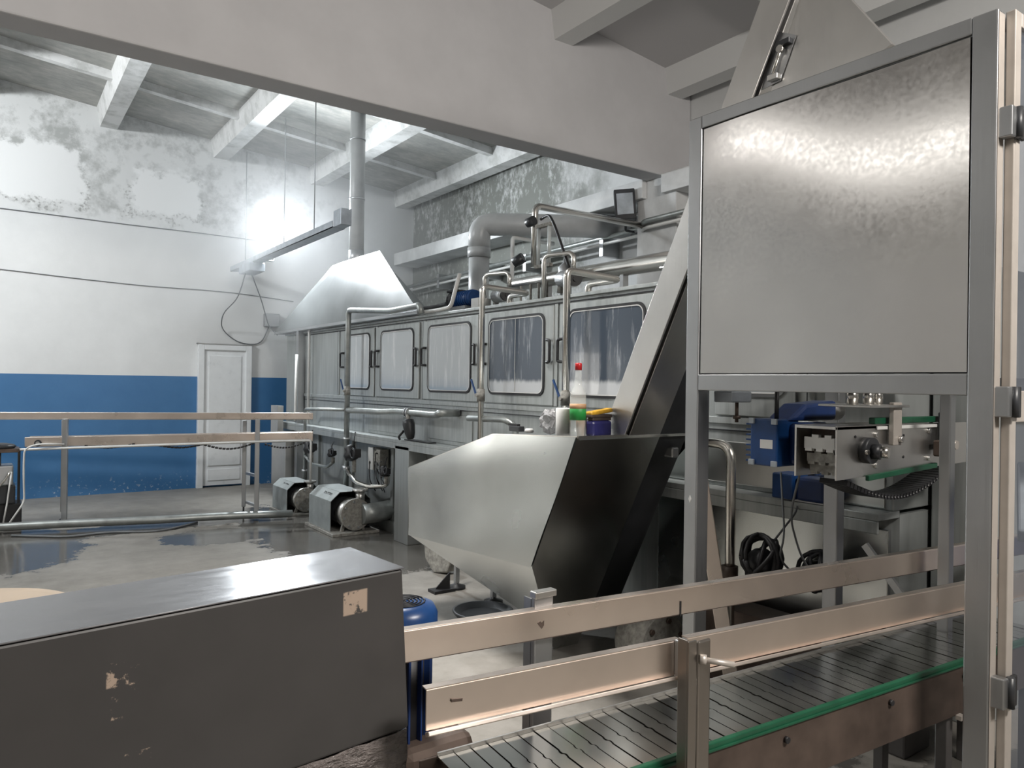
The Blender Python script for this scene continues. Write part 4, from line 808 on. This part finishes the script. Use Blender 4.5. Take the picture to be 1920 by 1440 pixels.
# ------------------------------------------------------------------ discharge conveyor hanging inside the guard
V = thing('discharge_conveyor', 'short overhead conveyor with green wear strips hanging inside the guard frame', 'conveyor', (3.1, 1.7, 1.35))
vx0, vx1, vy0, vy1, vz0, vz1 = 2.655, 3.72, 1.60, 1.775, 1.245, 1.452
MB().prism([(vx0, vy0, vz0), (vx0, vy0, vz1), (vx1, vy0, vz1), (vx1, vy0, vz0+0.02), (2.9, vy0, vz0+0.005)], (0, 0.008, 0)).build('side_plate', 'steel', V, 0.001)
MB().box((vx0, vy1, vz0), (vx1, vy1+0.008, vz1)).build('side_plate', 'steel', V)
MB().box((vx0, vy0, vz1-0.012), (vx0+0.30, vy1, vz1-0.002)).build('top_plate', 'steel', V)
MB().box((2.93, vy0+0.002, vz1+0.004), (vx1-0.25, vy0+0.03, vz1+0.030)).build('wear_strip', 'green', V, 0.003)
MB().box((2.93, vy0-0.008, vz1-0.018), (vx1-0.25, vy0-0.001, vz1-0.004)).build('bright_lip', 'white', V, 0.002)
MB().bar((2.86, vy0-0.006, vz0-0.002), (3.42, vy0-0.006, vz0+0.022), 0.016, 0.022).build('wear_strip', 'green', V, 0.003)
# white modular belt links at the open end
for k, (zc, tilt) in enumerate(((1.385, 0), (1.325, 0), (1.285, 0))):
    lk = MB(); y0_, y1_ = vy0+0.022, vy1-0.022; x0_ = vx0+0.02+0.02*k; hh = 0.026 if k == 0 else 0.020
    lk.box((x0_, y0_, zc-hh), (x0_+0.02, y1_, zc+hh*0.75))
    wd = (y1_-y0_)/5
    for j in (0.5, 2.6): lk.box((x0_-0.002, y0_+wd*j, zc+hh*0.6), (x0_+0.018, y0_+wd*(j+1.1), zc+hh+0.004))
    for j in (0.2, 1.9, 3.7): lk.box((x0_-0.002, y0_+wd*j, zc-hh-0.010), (x0_+0.018, y0_+wd*(j+1.1), zc-hh+0.004))
    lk.build('belt_link', 'white' if k == 0 else 'limescale', V)
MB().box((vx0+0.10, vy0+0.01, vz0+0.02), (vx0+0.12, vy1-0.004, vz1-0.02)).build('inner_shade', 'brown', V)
bh = MB().cyl((2.85, vy0, 1.355), (2.85, vy0-0.035, 1.355), 0.052, 20).cyl((2.85, vy0-0.03, 1.352), (2.86, vy0-0.06, 1.352), 0.030, 16).build('bearing_housing', 'blackplastic', V)
MB().cyl((2.865, vy0-0.05, 1.352), (2.875, vy0-0.085, 1.350), 0.022, 16).build('shaft_end', 'tube', bh)
for dx, dz in ((-0.05, 0.0), (0.05, 0.012)): MB().cyl((2.85+dx, vy0-0.034, 1.352+dz), (2.85+dx, vy0-0.045, 1.352+dz), 0.011, 6).build('bolt', 'tube', bh)
for x, z in ((2.93, 1.415), (2.93, 1.290), (3.36, 1.42), (3.36, 1.30)): MB().cyl((x, vy0, z), (x, vy0-0.010, z), 0.012, 6).build('bolt', 'steel', V)
for x, z in ((2.78, 1.41), (3.02, 1.335), (3.15, 1.405), (3.15, 1.315)): MB().cyl((x, vy0-0.0005, z), (x, vy0-0.002, z), 0.006, 8).build('bolt_hole', 'black', V)
hg = MB().box((3.005, vy0-0.035, 1.37), (3.07, vy0-0.012, 1.545)).build('hanger', 'alu', V, 0.004)
MB().cyl((3.05, vy0-0.034, 1.395), (3.05, vy0-0.050, 1.395), 0.014, 6).build('hanger_bolt', 'steel', hg)
MB().box((2.80, vy0-0.05, 1.525), (3.10, vy1, 1.535)).build('mounting_plate', 'steel', V, 0.002)
for x in (2.86, 2.98, 3.05): MB().cyl((x, 1.66, 1.535), (x, 1.66, 1.60), 0.022, 14).build('stud', 'tube', V)
hg = MB().box((3.42, vy0-0.05, 1.33), (3.50, vy0-0.012, 1.50)).build('hanger', 'blackplastic', V, 0.004)
MB().box((3.36, vy0-0.055, 1.31), (3.44, vy0-0.02, 1.38)).build('sensor', 'brown', V, 0.006)
MB().cyl((3.45, vy0-0.08, 1.36), (3.45, vy0-0.05, 1.36), 0.02, 12).build('sensor_face', 'alu', V)
# sagging return chain
path = sag((2.78, 1.69, 1.225), (3.66, 1.69, 1.255), 0.100, 34); cm = MB()
for p_, q_ in zip(path[:-1], path[1:]): cm.bar(p_, p_.lerp(q_, 0.78), 0.12, 0.020)
cm.build('return_chain', 'black', V, kind='stuff')
cm = MB()
for p_ in path[6:-1]: cm.cyl(p_+Vector((0, -0.061, 0)), p_+Vector((0, -0.064, 0)), 0.003, 6)
cm.build('chain_pins', 'steel', V, kind='stuff')
# blue gear motor
Mo = thing('gear_motor', 'bright blue gear motor at the open end of the overhead conveyor', 'motor', (2.75, 1.95, 1.37))
MB().box((2.64, 1.855, 1.272), (2.79, 1.985, 1.468)).build('motor_body', 'blue', Mo, 0.006)
for i in range(8): MB().box((2.645, 1.985, 1.285+0.022*i), (2.785, 2.010, 1.292+0.022*i)).build('cooling_fin', 'blue', Mo)
for y in (1.852, 1.962):
    for z in (1.272, 1.446): MB().box((2.630, y, z), (2.641, y+0.026, z+0.024)).build('corner_lug', 'galv', Mo, 0.002)
MB().box((2.6385, 1.875, 1.345), (2.640, 1.935, 1.382)).build('rating_plate', 'white', Mo)
MB().cyl((2.78, 1.93, 1.365), (2.90, 1.93, 1.365), 0.085, 20).build('gearbox', 'bluedark', Mo)
MB().box((2.72, 1.785, 1.28), (2.92, 1.86, 1.455)).build('gear_housing', 'bluedark', Mo, 0.02)
MB().prism([(2.70, 1.84, 1.46), (2.82, 1.84, 1.53), (3.05, 1.84, 1.545), (3.05, 1.84, 1.46)], (0, 0.12, 0)).build('terminal_cover', 'bluedark', Mo, 0.015)
MB().cyl((3.04, 1.90, 1.50), (3.14, 1.90, 1.50), 0.045, 16).build('shaft_cover', 'steel', Mo)
MB().tube([(2.70, 1.90, 1.462), (2.70, 1.90, 1.60)], 0.009, 0.02, 8).build('cable', 'black', Mo)
t = thing('levelling_screw', 'rusty adjusting screw hanging under the guard frame beside its left post', 'screw', (2.70, 2.16, 1.5))
MB().box((2.66, 2.10, 1.53), (2.80, 2.20, 1.58)).build('block', 'galv', t, 0.006)
MB().cyl((2.76, 2.15, 1.44), (2.76, 2.15, 1.56), 0.008, 8).cyl((2.76, 2.15, 1.455), (2.76, 2.15, 1.47), 0.018, 6).build('screw', 'brown', t)

# ------------------------------------------------------------------ things seen through the open lower part
t = thing('bent_handrail', 'bent stainless tube standing behind the left post of the guard', 'handrail', (3.1, 2.45, 0.6))
MB().tube([(3.12, 2.75, 1.30), (3.12, 2.46, 1.30), (3.12, 2.46, 0.0)], 0.026, 0.09, 14).build('tube', 'tube', t)
MB().cyl((3.12, 2.46, 0.60), (3.12, 2.46, 0.68), 0.042, 14).build('coupling', 'brown', t)
t = thing('diagonal_brace', 'leaning bright angle strut beside the left guard post', 'brace', (2.9, 2.45, 0.4))
MB().bar((2.88, 2.48, 1.25), (3.02, 2.33, 0.0), 0.075, 0.012, (1, 0.4, 0)).build('strut', 'steel_rail', t, 0.002)
t = thing('small_blue_motor', 'dull blue motor standing on the bench under the bright blue one', 'motor', (3.35, 2.2, 1.02))
MB().box((3.32, 2.24, 1.03), (3.46, 2.36, 1.16)).build('motor_body', 'blue', t, 0.008)
MB().box((3.34, 2.08, 1.03), (3.46, 2.235, 1.15)).build('gearbox', 'bluedark', t, 0.015); MB().box((3.37, 2.1, 1.021), (3.45, 2.34, 1.04)).build('foot', 'frame', t)
def tangle(name, label, c, r, n, mat='black'):
    t = thing(name, label, 'hose', c); c = Vector(c)
    MB().sphere(c-Vector((0, 0, 0.02)), r*0.62, 14, (1, 1, 0.9)).build('core', 'blackplastic', t)
    for k in range(n):
        a = rnd.random()*PI; tilt = rnd.uniform(-0.7, 0.7); rr_ = r*rnd.uniform(0.65, 1.0)
        u1 = Vector((math.cos(a), math.sin(a), 0)); u2 = Vector((-math.sin(a)*math.sin(tilt), math.cos(a)*math.sin(tilt), math.cos(tilt)))
        MB().ring([c+(u1*math.cos(g)+u2*math.sin(g))*rr_ for g in [2*PI*j/16 for j in range(17)]], 0.011, 6).build('loop', mat, t)
tangle('coiled_hose', 'dark coil of hoses hanging beside the bent stainless tube', (3.12, 2.27, 0.76), 0.12, 8)
tangle('coiled_hose', 'lower dark coil of cables behind the right end of the upper guide rail', (3.35, 2.10, 0.70), 0.13, 7, 'blackplastic')
for lab, pts in (('dark hose rising from the coil to the bench edge', [(3.15, 2.22, 0.85), (3.30, 2.20, 0.98), (3.38, 2.25, 1.0)]),
                 ('thin grey cable looping down from the overhead conveyor end', [(2.72, 1.80, 1.25), (2.80, 1.90, 1.05), (3.0, 1.98, 0.85), (3.2, 2.05, 0.72)]),
                 ('grey cable hanging straight beside the dark coil', [(3.05, 2.12, 1.2), (3.06, 2.10, 0.9), (3.10, 2.16, 0.78), (3.2, 2.15, 0.70)])):
    single(MB().tube(pts, 0.005, 0.1, 6), 'loose_cable', 'cable', lab, 'cable', pts[0])
t = thing('round_flange', 'grey bolted motor flange on the floor behind the left guard post', 'flange', (3.05, 2.85, 0.1))
MB().cyl((3.05, 2.84, 0.17), (3.05, 3.05, 0.17), 0.17, 24).build('drum', 'limescale', t)
for k in range(6):
    a = 2*PI*k/6+0.3; MB().cyl((3.05+0.135*math.cos(a), 2.84, 0.17+0.135*math.sin(a)), (3.05+0.135*math.cos(a), 2.825, 0.17+0.135*math.sin(a)), 0.016, 6).build('bolt', 'brown', t)
t = thing('inner_bench', 'low stained steel machine base behind the lower guide rail', 'machine', (3.3, 1.75, 0))
MB().box((3.22, 1.99, 0.0), (3.44, 2.75, 0.42)).build('base', 'brown', t, 0.01); MB().box((3.24, 1.62, 0.0), (3.46, 1.97, 0.46)).build('base', 'dark', t, 0.01)
MB().bar((3.22, 1.8, 0.9), (3.22, 1.55, 0.62), 0.02, 0.03).build('strut', 'frame', t)
t = thing('control_cabinet', 'pale grey steel cabinet closing the near end of the washer behind the guard', 'cabinet', (4.2, 1.7, 0))
MB().box((3.82, 1.57, 0.0), (4.8, 1.80, 2.2)).build('body', 'washer', t, 0.006); MB().box((3.86, 1.562, 0.2), (4.3, 1.569, 2.1)).build('cabinet_door', 'washer', t, 0.003)
t = thing('carousel_machine', 'blue grey machine column dimly seen through the acrylic door', 'machine', (4.3, 1.05, 0))
MB().cyl((4.3, 1.05, 0.0), (4.3, 1.05, 1.0), 0.22, 28).build('pedestal', 'bluedark', t)
MB().cyl((4.3, 1.05, 1.55), (4.3, 1.05, 1.62), 0.45, 32).build('disc', 'galv', t)
MB().cyl((4.3, 1.05, 2.15), (4.3, 1.05, 2.32), 0.45, 32).build('ring', 'alu', t)
MB().cyl((4.3, 1.05, 1.0), (4.3, 1.05, 2.6), 0.10, 20).build('column', 'steel', t)
MB().bar((3.55, 1.30, 1.28), (3.35, 1.22, 1.02), 0.05, 0.09).build('arm', 'galv', t, 0.01)
for k in range(8):
    a = 2*PI*k/8; MB().cyl((4.3+0.38*math.cos(a), 1.05+0.38*math.sin(a), 1.62), (4.3+0.38*math.cos(a), 1.05+0.38*math.sin(a), 2.15), 0.025, 10).build('filling_valve', 'tube', t)

# ================================================================== FOREGROUND SLAT CONVEYOR
S = thing('slat_conveyor', 'long steel slat chain conveyor with green wear edge in the foreground', 'conveyor', (2.0, 1.5, 0))
sd = Vector((1, -0.070, 0)).normalized(); sn = Vector((-sd.y, sd.x, 0)); s0 = Vector((0.95, 1.388, 0)); ZS = 0.620; WD = 0.30
def sp(u, v, z): q = s0+sd*u+sn*v; return (q.x, q.y, z)
pitch = 0.050; Ns = 52
def slat_mesh():
    g = MB(); a = pitch-0.0045
    # outline in plan with the knuckle step in the middle
    pts = [(0, 0.006), (a, 0.006), (a, 0.135), (a+0.003, 0.140), (a+0.003, 0.152), (a-0.004, 0.158), (a-0.004, 0.170), (a, 0.176), (a, WD), (0, WD),
           (0, 0.176), (-0.003, 0.170), (-0.003, 0.158), (0.003, 0.152), (0.003, 0.140), (0, 0.135)]
    n = len(pts); top = [sd*u+sn*v+Vector((0, 0, 0)) for u, v in pts]
    g.prism(top, (0, 0, -0.005)); return g
gm = slat_mesh(); base_slat = None
for k in range(Ns):
    if base_slat is None:
        me = bpy.data.meshes.new('slat'); me.from_pydata([tuple(v) for v in gm.v], [], gm.f); me.materials.append(MT['slat']); me.update(); base_slat = me
    o = bpy.data.objects.new('slat', base_slat); COL.objects.link(o); o.parent = S
    q = s0+sd*(k*pitch); o.location = Vector((q.x, q.y, ZS-0.0008*(k % 3)))-Vector(S.location); o.rotation_euler = (rnd.uniform(-1, 1)*0.004, rnd.uniform(-1, 1)*0.006, 0)
UE = Ns*pitch
MB().prism([sp(-0.005, 0.01, ZS-0.030), sp(UE, 0.01, ZS-0.030), sp(UE, WD-0.01, ZS-0.030), sp(-0.005, WD-0.01, ZS-0.030)], (0, 0, -0.01)).build('bed_plate', 'black', S)
MB().bar(sp(0.0, -0.004, ZS-0.004), sp(UE, -0.004, ZS-0.004), 0.016, 0.020).build('wear_strip', 'green', S, 0.003)
MB().bar(sp(0.0, -0.014, ZS-0.012), sp(UE, -0.014, ZS-0.012), 0.006, 0.008).build('wear_strip', 'green', S, 0.002)
MB().bar(sp(-0.05, -0.006, ZS-0.108), sp(UE, -0.006, ZS-0.100), 0.006, 0.175).build('side_skirt', 'brown', S, 0.002)
MB().bar(sp(-0.05, WD+0.008, ZS-0.085), sp(UE, WD+0.008, ZS-0.080), 0.006, 0.17).build('side_skirt', 'brown', S, 0.002)
MB().bar(sp(0.0, WD+0.004, ZS+0.002), sp(UE, WD+0.004, ZS+0.002), 0.006, 0.016).build('edge_lip', 'steel', S)
for u in (0.98, 1.50, 1.95, 2.5):
    MB().cyl(sp(u, -0.010, ZS-0.055), sp(u, -0.020, ZS-0.055), 0.010, 8).build('bolt', 'black', S)
for u in (1.02, 1.90): MB().box(Vector(sp(u, -0.03, ZS-0.20)), Vector(sp(u+0.03, -0.008, ZS-0.185))).build('clip', 'alu', S)
for u in (0.35, 1.9, 2.5):
    MB().bar(sp(u, 0.03, 0.0), sp(u, 0.03, ZS-0.04), 0.04, 0.04, sd).build('leg', 'dark', S, 0.003); MB().bar(sp(u, WD-0.03, 0.0), sp(u, WD-0.03, ZS-0.04), 0.04, 0.04, sd).build('leg', 'dark', S, 0.003)
# guide rails
rd = Vector((1, -0.119, 0)).normalized(); rn = Vector((-rd.y, rd.x, 0))
def rp(o_, x, off, z): q = Vector((o_[0], o_[1], 0))+rd*((x-o_[0])/rd.x)+rn*off; return Vector((q.x, q.y, z))
o1, o2 = (0.916, 1.774), (0.774, 1.402)
R1 = thing('guide_rail', 'upper far guide rail of folded steel over the slat conveyor', 'rail', (2.1, 1.64, 0.89))
MB().bar(rp(o1, 0.80, 0.002, 0.893), rp(o1, 3.9, 0.002, 0.893), 0.004, 0.084).build('face', 'steel_rail', R1, 0.0015)
MB().bar(rp(o1, 0.80, 0.016, 0.936), rp(o1, 3.9, 0.016, 0.936), 0.030, 0.004).build('top_flange', 'steel_rail', R1, 0.001)
MB().bar(rp(o1, 0.80, 0.012, 0.851), rp(o1, 3.9, 0.012, 0.851), 0.022, 0.004).build('bottom_flange', 'brown', R1)
q = rp(o1, 1.335, -0.001, 0.892); MB().prism([(q.x-0.016, q.y, q.z+0.008), (q.x-0.006, q.y, q.z+0.012), (q.x, q.y, q.z+0.006), (q.x+0.008, q.y, q.z+0.012), (q.x+0.016, q.y, q.z+0.006), (q.x, q.y, q.z-0.012)], (0, 0.002, 0)).build('burn_mark', 'brown', R1)
q = rp(o1, 1.86, -0.001, 0.865); MB().box((q.x-0.003, q.y-0.001, q.z-0.02), (q.x+0.003, q.y+0.001, q.z+0.03)).build('weld_joint', 'black', R1)
for xa, xb, lab in ((0.774, 1.478, 'short lower guide rail left of the near post, leaning towards the camera'), (1.50, 3.9, 'long lower guide rail running right of the near post')):
    R2 = thing('guide_rail', lab, 'rail', ((xa+xb)/2, 1.35, 0.89))
    MB().bar(rp(o2, xa, 0.0, 0.895), rp(o2, xb, 0.0, 0.895), 0.004, 0.088).build('face', 'steel_rail', R2, 0.0015)
    MB().bar(rp(o2, xa, -0.008, 0.846), rp(o2, xb, -0.008, 0.846), 0.022, 0.010, (0, 0.5, 1)).build('lower_lip', 'steel_rail', R2, 0.002)
    MB().bar(rp(o2, xa, 0.010, 0.940), rp(o2, xb, 0.010, 0.940), 0.022, 0.003).build('top_lip', 'steel_rail', R2)
    if xa < 1:
        q = rp(o2, 0.845, -0.002, 0.905); MB().bar(q+Vector((-0.014, -0.001, 0.002)), q+Vector((0.014, -0.001, -0.002)), 0.003, 0.006).build('scar', 'brown', R2)
        q = rp(o2, 1.455, -0.006, 0.895); MB().box((q.x, q.y-0.012, 0.850), (q.x+0.035, q.y+0.004, 0.945)).build('end_bracket', 'frame', R2, 0.004)
# near post with clamp rod
Np = thing('rail_post', 'upright folded steel post in front holding the lower guide rails', 'post', (1.48, 1.26, 0))
MB().box((1.447, 1.268, 0.0), (1.453, 1.30, 0.957)).build('flange', 'post_steel', Np, 0.002)
MB().box((1.447, 1.262, 0.0), (1.476, 1.268, 0.955)).build('web', 'post_steel', Np, 0.001)
MB().box((1.478, 1.258, 0.0), (1.526, 1.268, 0.952)).build('web_plate', 'post_steel', Np, 0.008)
MB().cyl((1.490, 1.258, 0.905), (1.552, 1.205, 0.895), 0.0075, 10).cyl((1.486, 1.262, 0.906), (1.498, 1.250, 0.904), 0.013, 10).build('clamp_rod', 'alu', Np)
Fp = thing('rail_post', 'steel post on the far side carrying the upper guide rail', 'post', (1.36, 1.74, 0))
MB().box((1.325, 1.745, 0.0), (1.395, 1.765, 0.975)).build('web', 'frame', Fp, 0.004)
MB().box((1.320, 1.735, 0.965), (1.40, 1.765, 0.985)).build('top_tab', 'steel', Fp, 0.003)
MB().box((1.325, 1.765, 0.0), (1.33, 1.80, 0.96)).build('flange', 'frame', Fp)

# vertical blue motor behind the dark cover
t = thing('vertical_motor', 'blue capped upright motor with black ribbed body behind the dark cover', 'motor', (1.09, 2.10, 0.3))
mx, my = 1.075, 2.10
MB().lathe((mx, my, 0.80), [(0.105, 0), (0.108, 0.02), (0.108, 0.075), (0.095, 0.10), (0.07, 0.108)], (0, 0, 1), 28).build('fan_cap', 'blue', t)
gr = MB()
for k in range(6): gr.ring([(mx+0.012*(k+0.6)*math.cos(g), my+0.012*(k+0.6)*math.sin(g), 0.910) for g in [2*PI*j/16 for j in range(17)]], 0.0025, 4)
gr.build('fan_grille', 'black', t, kind='stuff')
MB().cyl((mx, my, 0.38), (mx, my, 0.80), 0.075, 20).build('motor_body', 'black', t)
for k in range(14):
    a = 2*PI*k/14; MB().bar((mx+0.083*math.cos(a), my+0.083*math.sin(a), 0.40), (mx+0.083*math.cos(a), my+0.083*math.sin(a), 0.79), 0.006, 0.02, (math.cos(a), math.sin(a), 0)).build('cooling_rib', 'bluedark', t)
MB().box((mx-0.06, my-0.14, 0.30), (mx+0.19, my+0.06, 0.50)).build('gearbox', 'brown', t, 0.03)
MB().bar((mx, my, 0.0), (mx, my, 0.30), 0.10, 0.10, (0, 1, 0)).build('pedestal', 'dark', t, 0.004)

# ------------------------------------------------------------------ dark sheet cover in the left foreground
t = thing('machine_cover', 'long dark grey chipped sheet-metal cover filling the lower left foreground', 'cover', (0.2, 1.5, 0))
f0, f1 = Vector((-0.75, 1.334, 0)), Vector((0.782, 1.534, 0)); g0, g1 = Vector((-0.75, 1.580, 0)), Vector((0.760, 1.793, 0))
z1_, z0_ = 1.17, 0.80
MB().add([(f0.x, f0.y, z0_), (f1.x+0.022, f1.y, z0_), (f1.x, f1.y, z1_), (f0.x, f0.y, z1_), (g0.x, g0.y, z0_), (g1.x+0.022, g1.y, z0_), (g1.x, g1.y, z1_), (g0.x, g0.y, z1_)],
         [(0, 1, 2, 3), (1, 5, 6, 2), (5, 4, 7, 6), (4, 0, 3, 7), (0, 4, 5, 1), (3, 2, 6, 7)]).build('sheet_cover', 'cover', t, 0.006)
MB().prism([(f0.x, f0.y-0.003, z1_+0.001), (f1.x+0.003, f1.y-0.003, z1_+0.001), (g1.x+0.003, g1.y, z1_+0.001), (g0.x, g0.y, z1_+0.001)], (0, 0, 0.003)).build('top_lid', 'cover_top', t, 0.001)
t = thing('wrapped_pack', 'shiny film-wrapped pack standing under the end of the dark cover', 'pack', (0.5, 1.6, 0))
pm_ = MB(); nx, nz = 36, 14; a0, a1 = Vector((-0.5, 1.372, 0)), Vector((0.80, 1.542, 0)); dr_ = (a1-a0); nn = Vector((dr_.y, -dr_.x, 0)).normalized(); vs = []
for j in range(nz+1):
    for i in range(nx+1):
        q = a0+dr_*(i/nx)+nn*(rnd.uniform(-1, 1)*0.006+0.002); vs.append((q.x, q.y, 0.798-0.30*j/nz))
pm_.add(vs, [(j*(nx+1)+i, (j+1)*(nx+1)+i, (j+1)*(nx+1)+i+1, j*(nx+1)+i+1) for j in range(nz) for i in range(nx)], True)
pk_ = pm_.build('film', 'pack', t); so = pk_.modifiers.new('thick', 'SOLIDIFY'); so.thickness = 0.004; so.offset = 1
MB().prism([(-0.5, 1.385, 0.5), (0.795, 1.555, 0.5), (0.775, 1.78, 0.5), (-0.5, 1.60, 0.5)], (0, 0, 0.295)).build('contents', 'pack', t, 0.01)
for q in ((-0.45, 1.45), (0.72, 1.62)): MB().bar((q[0], q[1], 0), (q[0], q[1], 0.50), 0.06, 0.06, (0, 1, 0)).build('leg', 'dark', t, 0.003)

# beige round lid beyond the dark cover
t = thing('round_drum', 'beige round drum lid just beyond the dark cover at the left edge', 'drum', (-0.12, 2.95, 0))
dc = (-0.10, 3.05)
MB().lathe((dc[0], dc[1], 0), [(0.33, 0), (0.36, 0.02), (0.36, 0.76)], (0, 0, 1), 40).build('barrel', 'beige', t)
MB().lathe((dc[0], dc[1], 0.76), [(0.375, 0), (0.385, 0.01), (0.385, 0.03), (0.37, 0.04), (0.34, 0.036)], (0, 0, 1), 48).build('lid', 'beige', t)
